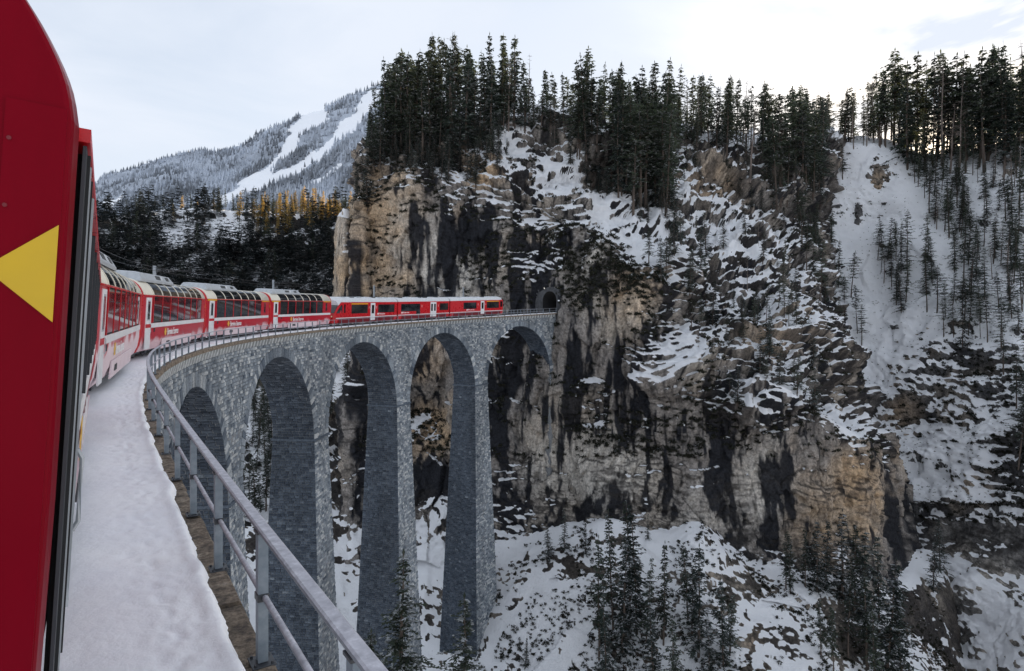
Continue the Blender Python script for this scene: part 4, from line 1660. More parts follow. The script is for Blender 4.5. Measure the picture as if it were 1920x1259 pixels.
# three-part railcar ahead
RLOW = [(1.16, .46), (1.29, .78), (1.325, 1.1), (1.325, 3.12)]
RTOP = [(1.325, 3.12), (1.29, 3.30), (1.16, 3.46), (.95, 3.66), (.62, 3.74), (0, 3.76)]


def railcar(L, nose, wins, doors, text, label, cab_window=None, tall=None):
    root = empty("railcar")
    tag(root, label, "railcar", "cars of the red railcar leading the train")
    b_ = MB()
    n0 = 0.0 if nose != 'rear' else 1.45
    n1 = 0.0 if nose != 'front' else 1.45
    if nose == 'rear':      # sloping cab towards the coaches
        def lo(x, y_in, ztop):
            return [(x, s_ * (y - y_in), min(z, ztop)) for s_, seq in ((-1, RLOW), (1, list(reversed(RLOW)))) for y, z in seq]
        b_.loft([lo(0, .28, 1.45), lo(.18, .12, 1.75), lo(.75, .05, 2.5), lo(1.45, 0, 3.12), lo(L, 0, 3.12)])
    elif nose == 'front':
        def lo(x, y_in, ztop):
            return [(x, s_ * (y - y_in), min(z, ztop)) for s_, seq in ((-1, RLOW), (1, list(reversed(RLOW)))) for y, z in seq]
        b_.loft([lo(0, 0, 3.12), lo(L - .5, 0, 3.12), lo(L - .15, .06, 3.0), lo(L, .18, 2.4)])
    else:
        b_.loft([[(x, s_ * y, z) for s_, seq in ((-1, RLOW), (1, list(reversed(RLOW)))) for y, z in seq] for x in (0, L)])
    b_.build("body", MAT["red_allegra"], root)
    b_ = MB()
    if nose == 'rear':
        b_.loft([ring_closed(RTOP, .95, .12, -.42), ring_closed(RTOP, 1.5, .02, -.02), ring_closed(RTOP, 2.2), ring_closed(RTOP, L)])
    elif nose == 'front':
        b_.loft([ring_closed(RTOP, 0), ring_closed(RTOP, L - 1.2), ring_closed(RTOP, L - .25, .2, -.12)])
    else:
        b_.loft([ring_closed(RTOP, 0), ring_closed(RTOP, L)])
    rf = b_.build("roof", MAT["grey_roof"], root)
    # roof kit
    rnd = random.Random(int(L * 100) + len(text))
    x = 2.4 if nose == 'rear' else .8
    while x < L - 1.8:
        w_ = rnd.uniform(.5, 1.3)
        y_ = rnd.choice([-.55, -.7, -.4])
        MB().box(x, x + w_, -.9, -.9 + rnd.uniform(.3, .7), 3.66, 3.66 + rnd.uniform(.09, .17), .02).build("roof_box", MAT[rnd.choice(["roof_unit", "dark_grille", "grey_roof"])], rf)
        x += w_ + rnd.uniform(.5, 1.6)
    MB().box(1.8 if nose == 'rear' else .2, L - .3, -1.10, -1.04, 3.46, 3.52).build("roof_edge", MAT["white_paint"], rf)
    for sd in (-1, 1):
        def slab(x0, x1, z0, z1, o0, o1):
            y0, y1 = sorted((sd * (1.325 + o0), sd * (1.325 + o1)))
            return MB().box(x0, x1, y0, y1, z0, z1)
        for x0, x1, z0, z1, npane, yel in wins:
            w_ = slab(x0, x1, z0, z1, -.01, .008).build("window", MAT["black_rubber"], root)
            pw = (x1 - x0) / npane
            for k in range(npane):
                slab(x0 + k * pw + .03, x0 + (k + 1) * pw - .03, z0 + .03, z1 - .03, .006, .014).build("pane", MAT["coach_glass"], w_)
            if yel:
                slab(x0 - .05, x1 + .05, z1 + .06, z1 + .17, .0, .012).build("first_class_stripe", MAT["yellow_paint"], root)
        for x0, x1, leaves in doors:
            d_ = slab(x0, x1, .62, 3.0, -.01, .02).build("door", MAT["white_paint"], root)
            lw = (x1 - x0) / leaves
            for k in range(leaves):
                slab(x0 + k * lw + lw * .22, x0 + (k + 1) * lw - lw * .22, 1.55, 2.72, .018, .028).build("door_window", MAT["coach_glass"], d_)
        slab(.25 if nose == 'rear' else .02, L - (.3 if nose == 'front' else .02), 1.05, 1.15, .0, .008).build("white_stripe", MAT["white_paint"], root)
        for a, c_ in zip(np.linspace(1.0, L - 1.0, 6)[:-1], np.linspace(1.0, L - 1.0, 6)[1:]):
            MB().loft([[(x, sd * 1.315, 1.03), (x, sd * 1.336, 1.03), (x, sd * 1.30, .44), (x, sd * 1.24, .44)] for x in (a + .02, c_ - .02)]).build("skirt_panel", MAT["dark_red"], root)
    tm = text_mesh(text[0], .30, .25, .9)
    tm.materials.append(MAT["letter_white"])
    o = part("lettering", tm, None, root)
    o.location = (text[1] + .75, -1.332, 1.36)
    b_ = MB()
    for dx in (0, .22, .44):                       # slanted railway emblem
        b_.loft([[(text[1] + dx, y, 1.34), (text[1] + dx + .14, y, 1.34), (text[1] + dx + .24, y, 1.58), (text[1] + dx + .10, y, 1.58)] for y in (-1.334, -1.326)])
    b_.build("railway_emblem", MAT["letter_white"], root)
    for num, xn in text[2]:
        nm = text_mesh(num, .42, 0, .9)
        nm.materials.append(MAT["letter_white"])
        part("class_number", nm, None, root).location = (xn, -1.332, 2.25)
    if nose == 'rear':
        for sd in (-1, 1):
            y0, y1 = sd * 1.16, sd * 1.327
            MB().add([(.48, sd * 1.272, 1.72), (1.75, sd * 1.331, 1.72), (1.75, sd * 1.331, 2.75), (1.40, sd * 1.331, 2.75), (.62, sd * 1.285, 1.95)] +
                     [(.48, sd * 1.26, 1.72), (1.75, sd * 1.32, 1.72), (1.75, sd * 1.32, 2.75), (1.40, sd * 1.32, 2.75), (.62, sd * 1.27, 1.95)],
                     [(0, 1, 2, 3, 4), (9, 8, 7, 6, 5), (0, 5, 6, 1), (1, 6, 7, 2), (2, 7, 8, 3), (3, 8, 9, 4), (4, 9, 5, 0)]).build("cab_side_window", MAT["coach_glass"], root)
            y0, y1 = sorted((sd * 1.31, sd * 1.34))
            MB().box(2.15, 2.5, y0, y1, 1.75, 2.85).build("driver_door_window", MAT["coach_glass"], root)
            MB().cyl((.02, sd * .86, 1.32), .11, .06, 'x', 14).build("headlight", MAT["lamp_glass"], root)
        MB().loft([[(x + .02, -w, z), (x + .02, w, z), (x - .02, w, z + .02), (x - .02, -w, z + .02)] for x, w, z in ((.16, 1.10, 1.74), (.72, 1.16, 2.48), (1.32, 1.18, 3.02))]).build("windscreen", MAT["coach_glass"], root)
        MB().box(-.35, .3, -.35, .35, .45, .8, .03).build("coupler", MAT["dark_metal"], root)
    if nose == 'front':
        for sd in (-1, 1):
            y0, y1 = sorted((sd * 1.29, sd * 1.333))
            MB().box(L - 1.15, L - .45, y0, y1, 1.8, 2.85).build("cab_side_window", MAT["coach_glass"], root)
        MB().box(L - .04, L + .01, -.95, .95, 1.75, 2.35).build("windscreen", MAT["coach_glass"], root)
    b_ = MB().box(.8, L - .8, -1.05, 1.05, .40, .60)
    b_.build("underframe", MAT["dark_metal"], root)
    bogie(root, 3.0)
    bogie(root, L - 3.0)
    if nose != 'front':
        b_ = MB()
        for k in range(6):
            b_.box(L + .01 + k * .075, L + .07 + k * .075, -1.22 + .05 * (k % 2), 1.22 - .05 * (k % 2), .7, 3.25 + .08 * (k % 2), .02)
        b_.build("gangway", MAT["black_rubber"], root)
    return root


s_ = S_A - 49.6
La, Lb, Lc = 17.3, 15.0, 16.2
r1 = railcar(La, 'rear', [(4.0, 8.3, 1.62, 2.78, 2, True), (11.3, 16.4, 1.62, 2.78, 3, False)], [(9.1, 10.4, 1)], ("Rhätische Bahn", 11.0, [("1", 8.6), ("2", 10.75)]),
             "red railcar end with sloping cab and headlight, coupled to the last panorama coach")
seat_on_track(r1, s_, s_ + La, .10)
r2 = railcar(Lb, '', [(.8, 6.0, 1.62, 2.78, 3, False), (4.9, 6.0, 1.15, 1.62, 1, False), (11.9, 14.6, 1.62, 2.78, 2, False)], [(9.0, 10.8, 2)], ("Viafier retica", .8, [("2", 6.4), ("2", 11.3)]),
             "middle car of the red railcar with a double white door")
seat_on_track(r2, s_ + La + .5, s_ + La + .5 + Lb, .10)
r3 = railcar(Lc, 'front', [(3.7, 7.5, 1.62, 2.78, 3, False), (10.7, 14.6, 1.62, 2.78, 2, True)], [(8.8, 9.9, 1)], ("Ferrovia retica", 4.5, [("2", 7.9), ("1", 10.2)]),
             "foremost red railcar nearest the tunnel, with single white door")
seat_on_track(r3, s_ + La + Lb + 1.0, s_ + La + Lb + 1.0 + Lc, .10)

# ------------------------------------------------------------------ trees
def conifer_mesh(seed, H, kind, dens=1.0, snowy=False):
    """returns (trunk mesh, crown mesh); unit metres, base at the origin"""
    rnd = random.Random(seed)
    tb = MB()
    lean = (rnd.uniform(-.02, .02) * H, rnd.uniform(-.02, .02) * H)
    ax = lambda z: (lean[0] * (z / H) ** 2 + .06 * math.sin(z * .5 + seed), lean[1] * (z / H) ** 2 + .06 * math.cos(z * .4 + seed))
    r0 = H * .0105 + .05
    zs = np.linspace(-1.2, H, 9)
    tb.tube([(*ax(max(z, 0)), z) for z in zs], [max(.012, r0 * (1 - max(z, 0) / H) ** .8) for z in zs], 6)
    V, Fc = [], []

    def leaf(p, d, l, w, droop):
        # pointed spray lying along d
        d = Vector(d).normalized()
        side = d.cross(Vector((0, 0, 1)))
        if side.length < .05:
            side = Vector((1, 0, 0))
        side.normalize()
        side = side * w + Vector((0, 0, rnd.uniform(-.5, .5) * w))
        p = Vector(p)
        m_ = p + d * l * .5 + Vector((0, 0, rnd.uniform(-.05, .08) * l))
        e = p + d * l + Vector((0, 0, -droop * l))
        i = len(V)
        V.extend([tuple(p), tuple(m_ - side), tuple(e), tuple(m_ + side)])
        Fc.append((i, i + 1, i + 2, i + 3))

    def branch(z, L, az, up, droop, step, lw):
        a0 = ax(z)
        d = Vector((math.cos(az), math.sin(az), up)).normalized()
        n = max(2, int(L / step))
        prev = Vector((a0[0], a0[1], z))
        base = prev.copy()
        for k in range(1, n + 1):
            t_ = k / n
            p = base + d * (L * t_) + Vector((0, 0, -droop * L * t_ * t_))
            for sgn in (-1, 1):
                if rnd.random() < .88:
                    a = az + sgn * rnd.uniform(.35, 1.25)
                    leaf(prev.lerp(p, rnd.random()), (math.cos(a), math.sin(a), rnd.uniform(-.35, .25)), lw * rnd.uniform(.7, 1.35) * (1.15 - .55 * t_), lw * rnd.uniform(.16, .28), rnd.uniform(0, .35))
            leaf(prev, p - prev + Vector((0, 0, .001)), (p - prev).length * 1.5, lw * .2, .1)
            prev = p
        q0, q1 = base, prev
        tb.tube([tuple(q0), tuple(q0.lerp(q1, .5) + Vector((0, 0, droop * L * .25))), tuple(q1)], [max(.012, L * .014), L * .009, .006], 3, False)

    if kind == 'bare':
        nb = int(46 * dens)
        for k in range(nb):
            t_ = rnd.uniform(.28, .985)
            z = H * t_
            L = H * .15 * (1.05 - t_) ** .6 * rnd.uniform(.4, 1.1)
            az = rnd.uniform(0, 6.283)
            a0 = ax(z)
            e = Vector((a0[0] + math.cos(az) * L, a0[1] + math.sin(az) * L, z + L * rnd.uniform(-.15, .35)))
            q0 = Vector((*a0, z))
            tb.tube([tuple(q0), tuple(q0.lerp(e, .5) + Vector((0, 0, -.05 * L))), tuple(e)], [.045, .03, .012], 3, False)
            for j in range(5):
                s0 = q0.lerp(e, rnd.uniform(.3, 1))
                a = az + rnd.uniform(-1.2, 1.2)
                l2 = L * rnd.uniform(.2, .45)
                tb.tube([tuple(s0), (s0.x + math.cos(a) * l2, s0.y + math.sin(a) * l2, s0.z + l2 * rnd.uniform(-.5, .3))], [.018, .008], 3, False)
        return tb.mesh("trunk"), None
    if kind == 'pine':
        z0, Lm, nl = H * rnd.uniform(.30, .46), H * .20, int(25 * dens)
    elif kind == 'slim':
        z0, Lm, nl = H * rnd.uniform(.16, .34), H * .15, int(32 * dens)
    else:
        z0, Lm, nl = H * rnd.uniform(.05, .12), H * .19, int(36 * dens)
    lw = H * (.062 if dens < .5 else .039 if dens <= 1.2 else .022)
    for k in range(nl):
        t_ = (k + rnd.uniform(-.4, .4)) / nl
        t_ = min(max(t_, 0), .985)
        z = z0 + (H * .985 - z0) * t_
        if kind == 'pine':
            prof = (math.sin(math.pi * min(1, t_ * .80 + .22)) ** .7) * rnd.uniform(.45, 1.15) * (1 if t_ < .8 else (1.06 - t_) / .26)
            up, dr = rnd.uniform(-.05, .45), rnd.uniform(.05, .35)
            nb = rnd.randint(3, 5)
        else:
            prof = (1 - t_) ** .75 * rnd.uniform(.65, 1.12) + .05
            up, dr = rnd.uniform(-.25, .12) + .35 * t_, rnd.uniform(.05, .3)
            nb = rnd.randint(4, 6)
        for j in range(nb):
            if rnd.random() < .18:
                continue
            L = Lm * prof * rnd.uniform(.35, 1.2)
            branch(z + rnd.uniform(-.2, .2) * H / nl, max(.25, L), rnd.uniform(0, 6.283), up + rnd.uniform(-.1, .1), dr, H * .06 if dens < .5 else H * .026 if dens <= 1.2 else H * .015, lw)
    # dead twigs on the bare part of the stem
    for k in range(int(12 * dens)):
        z = rnd.uniform(H * .1, z0) if z0 > H * .15 else H * .1
        az = rnd.uniform(0, 6.283)
        L = rnd.uniform(.4, 1.2)
        tb.tube([(*ax(z), z), (ax(z)[0] + math.cos(az) * L, ax(z)[1] + math.sin(az) * L, z - .1 * L)], [.02, .008], 3, False)
    leaf((*ax(H * .97), H * .97), (0.02, 0, 1), H * .05, H * .006, 0)
    crown = mesh_np("crown", np.array(V), np.array(Fc))
    return tb.mesh("trunk"), crown


VAR = {}
H0 = 20.0
for kind, n_, mat_ in (('pine', 8, "pine_needles"), ('slim', 7, "pine_needles"), ('spruce', 7, "spruce_needles"), ('bare', 3, None), ('larch', 3, "sun_gold_needles")):
    VAR[kind] = []
    for k in range(n_):
        tm, cm_ = conifer_mesh(100 * len(VAR) + k, H0, 'slim' if kind == 'larch' else kind)
        tm.materials.append(MAT["bark_pale" if kind == 'bare' else "bark"])
        if cm_ is not None:
            cm_.materials.append(MAT[mat_])
        VAR[kind].append((tm, cm_))
VAR['low_spruce'] = VAR['spruce']  # the spruce variants again, planted low
NAMES = {'low_spruce': 'low_spruce_tree', 'pine': 'pine_tree', 'slim': 'slim_conifer', 'spruce': 'spruce_tree', 'bare': 'bare_tree', 'larch': 'larch_tree'}  # slim: slender conifers, species not settled


def plant_tree(kind, pos, h, label, group, rnd=random):
    tm, cm_ = rnd.choice(VAR[kind])
    r = empty(NAMES[kind], tuple(float(c_) for c_ in pos))
    k = h / H0
    wd = k * rnd.uniform(.72, 1.25) * (1.0 + .25 * max(0, 1 - h / 14))
    r.scale = (wd, wd, k)
    r.rotation_euler = (rnd.uniform(-.06, .06), rnd.uniform(-.06, .06), rnd.uniform(0, 6.28))
    tag(r, label, "tree", group)
    obj("trunk", tm, None, r)
    if cm_ is not None:
        obj("crown", cm_, None, r)
    return r


def in_poly(px, py, poly):
    res = np.zeros(px.shape, bool)
    n = len(poly)
    for i in range(n):
        x0, y0 = poly[i]
        x1, y1 = poly[(i + 1) % n]
        c_ = ((y0 > py) != (y1 > py)) & (px < (x1 - x0) * (py - y0) / (y1 - y0 + 1e-9) + x0)
        res ^= c_
    return res


def spots(terr, poly, n, mind, seed, cond=None):
    """spread n tree feet over the part of a terrain seen inside poly, at least mind metres apart"""
    T = TERRAIN[terr]
    m_ = in_poly(T['px'], T['py'], poly)
    if cond is not None:
        m_ &= cond(T)
    idx = np.nonzero(m_)[0]
    r = np.random.default_rng(seed)
    r.shuffle(idx)
    got = []
    for i in idx[:6000]:
        p_ = T['P'][i]
        if all((p_[0] - q[0]) ** 2 + (p_[1] - q[1]) ** 2 + .3 * (p_[2] - q[2]) ** 2 > mind * mind for q, _ in got):
            got.append((p_, i))
            if len(got) >= n:
                break
    return got


SKY_X = [640, 690, 730, 800, 860, 890, 915, 950, 1000, 1040, 1090, 1140, 1200, 1280, 1340, 1370, 1460, 1530, 1580, 1610, 1670, 1740, 1820, 1890, 1960]
SKY_Y = [330, 210, 92, 48, 62, 110, 60, 58, 100, 120, 84, 120, 108, 108, 150, 140, 165, 150, 170, 150, 95, 80, 70, 40, 40]


KINDWORD = {'pine': "bare-stemmed pine", 'slim': "narrow conifer", 'spruce': "full spruce", 'bare': "leafless tree", 'larch': "larch tinted sun-gold", 'low_spruce': "low spruce"}


def tree_label(kind, h, px, zones):
    size = "tall" if h > 17 else "middle-sized" if h > 11 else "short" if h > 6.5 else "very small"
    zone = next(z for x, z in zones if px < x)
    return "%s dark %s %s" % (size, KINDWORD[kind], zone) if kind not in ('bare', 'larch') else "%s %s %s" % (size, KINDWORD[kind], zone)


def forest(terr, poly, n, mind, seed, mixk, zones, group, skyline=True, hr=(9, 16), cond=None, hmax=27):
    rnd = random.Random(seed)
    T = TERRAIN[terr]
    out_ = []
    for p_, i in spots(terr, poly, n, mind, seed, cond):
        kind = rnd.choices(list(mixk), list(mixk.values()))[0]
        if skyline:
            top = np.interp(T['px'][i], SKY_X, SKY_Y)
            h = (T['py'][i] - top) * T['d'][i] / F_PX
            h = float(np.clip(h * (rnd.uniform(.84, 1.03) if rnd.random() < .38 else rnd.uniform(.42, .84)), 6, hmax))
        else:
            h = rnd.uniform(*hr)
        out_.append(plant_tree(kind, p_ - np.array([0, 0, .25]), h, tree_label(kind, h, T['px'][i], zones), group, rnd))
    return out_


TOPMIX = {'pine': 4, 'slim': 5, 'spruce': 3, 'bare': .9}
L1 = [(760, 'on the left flank of the cliff summit'), (840, 'above the ochre face on the summit'), (900, 'in the middle of the summit stand'), (950, 'on the summit beside the snowy crest'), (9999, 'at the right end of the summit stand')]
forest("cliff_terrain", [(688, 296), (735, 248), (830, 236), (930, 222), (1000, 234), (985, 268), (930, 262), (900, 300), (800, 312), (740, 304), (700, 318)], 105, 1.5, 1, TOPMIX, L1, "trees on the cliff summit")
L2 = [(1060, 'on the ridge just right of the snowy crest'), (1120, 'on the ridge above the tunnel'), (1180, 'on the ridge above the bright buttress'), (1240, 'at the hollow of the ridge'), (9999, 'behind the upper rock knob')]
forest("cliff_terrain", [(1000, 234), (1160, 256), (1300, 252), (1300, 300), (1240, 300), (1260, 415), (1200, 420), (1120, 345), (1040, 285)], 105, 1.7, 2, TOPMIX, L2, "trees on the ridge right of the crest")
L3 = [(1360, 'on the backlit ridge beside the rock knob'), (1430, 'on the backlit ridge above the terraces'), (1500, 'on the backlit ridge above the dark outcrop'), (9999, 'on the ridge beside the snow chute')]
forest("cliff_terrain", [(1300, 250), (1545, 266), (1555, 330), (1500, 420), (1440, 380), (1390, 320), (1300, 300)], 105, 1.9, 3, {'pine': 5, 'slim': 3, 'spruce': 2.5, 'bare': 1.5}, L3, "trees above the rock terraces")
L4 = [(1660, 'at the head of the snow chute'), (1740, 'on the sunlit ridge right of the chute head'), (1820, 'on the sunlit ridge before the sun glow'), (1890, 'on the sunlit ridge, upper right'), (9999, 'on the sunlit ridge in the picture corner')]
forest("valley_slope_terrain", [(1560, 262), (1650, 262), (1720, 278), (1960, 274), (1960, 330), (1800, 330), (1700, 318), (1660, 285), (1560, 274)], 95, 1.8, 4, {'pine': 5, 'slim': 4, 'spruce': 2, 'bare': 1}, L4, "trees on the sunlit ridge", hmax=40)
forest("cliff_terrain", [(935, 226), (1070, 246), (1060, 275), (1000, 262), (940, 245)], 14, 2.0, 5, {'slim': 3, 'bare': 1, 'spruce': 2}, [(1000, "in the thin gap at the top of the snowy crest"), (9999, "between the snowy crest and the ridge forest")], "thin trees along the snowy crest", True, hmax=20)
# low growth under the tall trees
forest("cliff_terrain", [(672, 330), (700, 290), (780, 270), (930, 250), (960, 300), (900, 350), (820, 340), (740, 312)], 90, 1.3, 6, {'low_spruce': 1}, [(780, "above the ochre face at the cliff lip"), (870, "under the summit stand at the cliff lip"), (9999, "beside the snowy crest at the cliff lip")], "low spruces along the cliff lip", False, (4, 10))
forest("cliff_terrain", [(1020, 270), (1240, 290), (1420, 300), (1540, 330), (1500, 430), (1420, 400), (1330, 330), (1240, 440), (1150, 400)], 90, 1.6, 7, {'low_spruce': 1}, [(1120, "under the ridge forest above the tunnel"), (1250, "under the ridge forest above the buttress"), (1400, "under the ridge forest near the rock knob"), (9999, "under the ridge forest near the chute")], "low spruces along the ridge", False, (4, 9))
forest("cliff_terrain", [(1425, 330), (1500, 320), (1545, 380), (1530, 470), (1555, 600), (1520, 560), (1490, 430), (1440, 400)], 34, 2.2, 8, {'pine': 2, 'slim': 4, 'spruce': 2}, [(1490, "above the dark outcrop"), (9999, "along the left bank of the snow chute")], "trees left of the snow chute", False, (9, 16))
forest("valley_slope_terrain", [(1550, 264), (1660, 262), (1665, 280), (1550, 282)], 16, 2.2, 9, {'pine': 2, 'slim': 4, 'bare': 3}, [(1600, "on the skyline over the chute head, left half"), (9999, "on the skyline over the chute head, right half")], "thin trees on the skyline over the chute", True)
# scattered trees of the snowy valley side
L5 = [(1560, 'on the snow left of the chute'), (1620, 'at the lower left edge of the chute'), (1700, 'in the clump between the two chutes'), (1780, 'in snow right of the middle chute'), (1850, 'on the wooded slope right of the chutes'), (9999, 'on the wooded slope at the right edge')]
for k, (poly, n_, md) in enumerate([
        ([(1490, 420), (1560, 420), (1575, 560), (1540, 560)], 12, 3.0), ([(1540, 520), (1610, 560), (1620, 680), (1570, 650)], 9, 3.0),
        ([(1630, 470), (1700, 450), (1710, 560), (1690, 640), (1660, 560)], 17, 2.6), ([(1700, 320), (1800, 340), (1830, 480), (1740, 420)], 30, 2.4),
        ([(1740, 470), (1930, 440), (1930, 640), (1860, 660), (1740, 660), (1720, 560)], 50, 2.2), ([(1820, 320), (1940, 320), (1940, 460), (1860, 440)], 26, 2.4),
        ([(1880, 700), (1940, 700), (1940, 900), (1890, 880)], 7, 3), ([(1590, 340), (1500, 400), (1540, 300), (1575, 300)], 8, 3)]):
    forest("valley_slope_terrain", poly, n_, md, 20 + k, {'pine': 5, 'slim': 2.2, 'spruce': 2.8, 'bare': .5}, L5, "trees on the snowy valley side", False, (10, 17))
L6 = [(1260, 'on the snowy terraces right of the buttress'), (1340, 'on the terraces below the rock knob'), (1420, 'in the middle of the snowy terraces'), (9999, 'on the terraces beside the dark outcrop')]
flat = lambda T: T['nz'] > .35
forest("cliff_terrain", [(1180, 400), (1300, 420), (1440, 420), (1500, 560), (1560, 760), (1480, 800), (1380, 760), (1280, 640), (1220, 520)], 64, 2.6, 31, {'pine': 3, 'slim': 2, 'low_spruce': 4, 'bare': .6}, L6, "small trees on the rock terraces", False, (4.0, 11), flat)
forest("cliff_terrain", [(820, 290), (930, 270), (950, 360), (850, 390)], 9, 2.5, 32, {'pine': 2, 'spruce': 3}, [(9999, "on a ledge below the summit stand")], "ledge trees below the summit", False, (4, 8), flat)
forest("cliff_terrain", [(660, 300), (700, 300), (690, 420), (655, 420)], 8, 2.0, 33, {'spruce': 3}, [(9999, "clinging to the left edge of the cliff")], "spruces on the cliff's left edge", False, (8, 13))
# trees on the talus in front of the cliff foot
for k, (x, y, top, kind) in enumerate([(1125, 1240, 1000, 'slim'), (1150, 1180, 955, 'slim'), (1165, 1230, 1010, 'spruce'), (1180, 1150, 930, 'slim'), (1195, 1190, 950, 'spruce'), (1210, 1215, 1040, 'slim'), (1245, 1210, 1010, 'slim'), (1290, 1160, 1015, 'slim'), (1310, 1230, 1020, 'spruce'), (1300, 1190, 1060, 'slim'),
                                       (1355, 1250, 1080, 'spruce'), (1370, 1230, 1110, 'slim'), (1060, 1030, 950, 'spruce'), (1030, 1050, 985, 'spruce'), (1100, 1040, 975, 'spruce'), (1215, 1010, 960, 'spruce'), (1135, 1290, 1090, 'spruce'), (1225, 1300, 1120, 'spruce'), (1265, 1310, 1150, 'slim'), (1330, 1300, 1160, 'spruce'),
                                       (1475, 1105, 990, 'slim'), (1482, 1110, 1000, 'slim'), (1512, 1100, 985, 'slim'), (1532, 1110, 972, 'spruce'), (1548, 1105, 970, 'spruce'), (1580, 1130, 955, 'spruce'), (1600, 1150, 975, 'slim'), (1620, 1160, 990, 'spruce'), (1650, 1190, 1000, 'spruce'), (1590, 1230, 1060, 'slim'), (1625, 1250, 1070, 'slim'), (1665, 1270, 1040, 'spruce'), (1690, 1290, 1100, 'spruce'), (1640, 1290, 1130, 'slim'),
                                       (1765, 1075, 970, 'spruce'), (1750, 1110, 1010, 'spruce'), (1565, 1260, 1130, 'slim'), (1540, 1230, 1120, 'slim'), (985, 1250, 1190, 'spruce')]):
    T = TERRAIN["talus_terrain"]
    i = int(np.argmin((T['px'] - x) ** 2 + (T['py'] - y) ** 2))
    h = float(np.clip((T['py'][i] - top) * T['d'][i] / F_PX, 3, 26))
    zn = [(1110, "at the cliff foot beside the tallest pier"), (1170, "at the left of the talus stand"), (1230, "in the middle of the talus stand"), (1280, "on the bright talus right of the middle"), (1340, "at the right of the talus stand"), (1450, "at the last bright snow of the talus"), (1520, "in the thin row under the ochre wall"), (1570, "under the ochre wall at its right end"), (1630, "in the dark stand below the ochre wall"), (1700, "on the shaded side of the dark stand"), (9999, "on the snow spur at the lower right")]
    plant_tree(kind, T['P'][i] - np.array([0, 0, .3]), h, tree_label(kind, h, x, zn) + (", standing high" if y < 1150 else ", standing lowest" if y > 1245 else ""), "trees on the talus" if x < 1450 else "trees at the lower right")

# two near pines whose tops reach up beside the piers
for x, top, d_, h, sd in ((752, 1035, 62, 19, 5), (872, 1118, 56, 16, 8), (700, 1180, 70, 15, 9)):
    tm, cm_ = conifer_mesh(900 + sd, h, 'spruce' if x > 800 else 'slim', 1.35)
    tm.materials.append(MAT["bark"])
    cm_.materials.append(MAT["pine_needles"])
    p_ = W(x, top, d_) - np.array([0, 0, h])
    r = empty("pine_tree", tuple(p_))
    r.scale = (1.45, 1.45, 1)
    tag(r, {752: "loose-branched pine top in front of the middle piers", 872: "bushy pine top at the foot of the tallest pier", 700: "low pine top between the piers at the bottom edge"}[x], "tree", "pines rising from the gorge")
    obj("trunk", tm, None, r)
    obj("crown", cm_, None, r)

# wooded hill on the left
L8 = [(230, 'on the hill beside the near coach'), (330, 'on the hill left of the clearings'), (430, 'on the hill among the clearings'), (540, 'on the hill right of the clearings'), (9999, 'on the hill next to the cliff')]
hill = TERRAIN["wooded_hill_terrain"]
for k, (poly, n_, md) in enumerate([([(150, 425), (300, 398), (420, 396), (700, 405), (700, 430), (420, 425), (160, 455)], 70, 4.0), ([(150, 455), (700, 430), (700, 500), (150, 520)], 36, 5.0), ([(150, 520), (700, 500), (640, 560), (150, 590)], 16, 5.0)]):
    cond = lambda T: (T['snow'] < 2) & ~(in_poly(T['px'], T['py'], [(305, 470), (330, 425), (370, 415), (365, 440)]) | in_poly(T['px'], T['py'], [(395, 425), (420, 400), (460, 430), (455, 462), (420, 462)]))
    for p_, i in spots("wooded_hill_terrain", poly, n_, md, 50 + k, cond):
        x = hill['px'][i]
        gold = (k == 0 and 320 < x < 660 and random.random() < .4) or (k == 1 and 450 < x < 560 and hill['py'][i] < 445 and random.random() < .6)
        kind = 'larch' if gold else random.choice(['spruce', 'slim', 'pine'])
        h = random.uniform(13, 22) * (1 if k else .85)
        plant_tree(kind, p_ - np.array([0, 0, .3]), h, tree_label(kind, h, x, L8) + (", on the crest", ", halfway down", ", low down")[k], "forest trees on the hill behind the train")
forest("wooded_hill_terrain", [(405, 399), (660, 404), (660, 440), (560, 436), (520, 452), (455, 445), (440, 415)], 85, 2.6, 61, {'larch': 4, 'slim': 2, 'spruce': 2}, [(480, "in the golden grove over the clearing"), (560, "in the middle of the golden grove"), (9999, "in the golden grove next to the cliff")], "golden larches on the hill crest", False, (13, 21))
# dark trees in the gorge seen through the arches
for poly, n_ in (([(450, 600), (520, 600), (520, 1000), (450, 1000)], 44), ([(600, 640), (690, 640), (680, 900), (600, 960)], 12)):
    forest("wooded_hill_terrain", poly, n_, 3.0, 70 + n_, {'spruce': 4, 'slim': 2}, [(560, "in the gorge, seen through the third arch"), (9999, "in the gorge, seen through the fourth arch")], "gorge trees behind the piers", False, (12, 20))


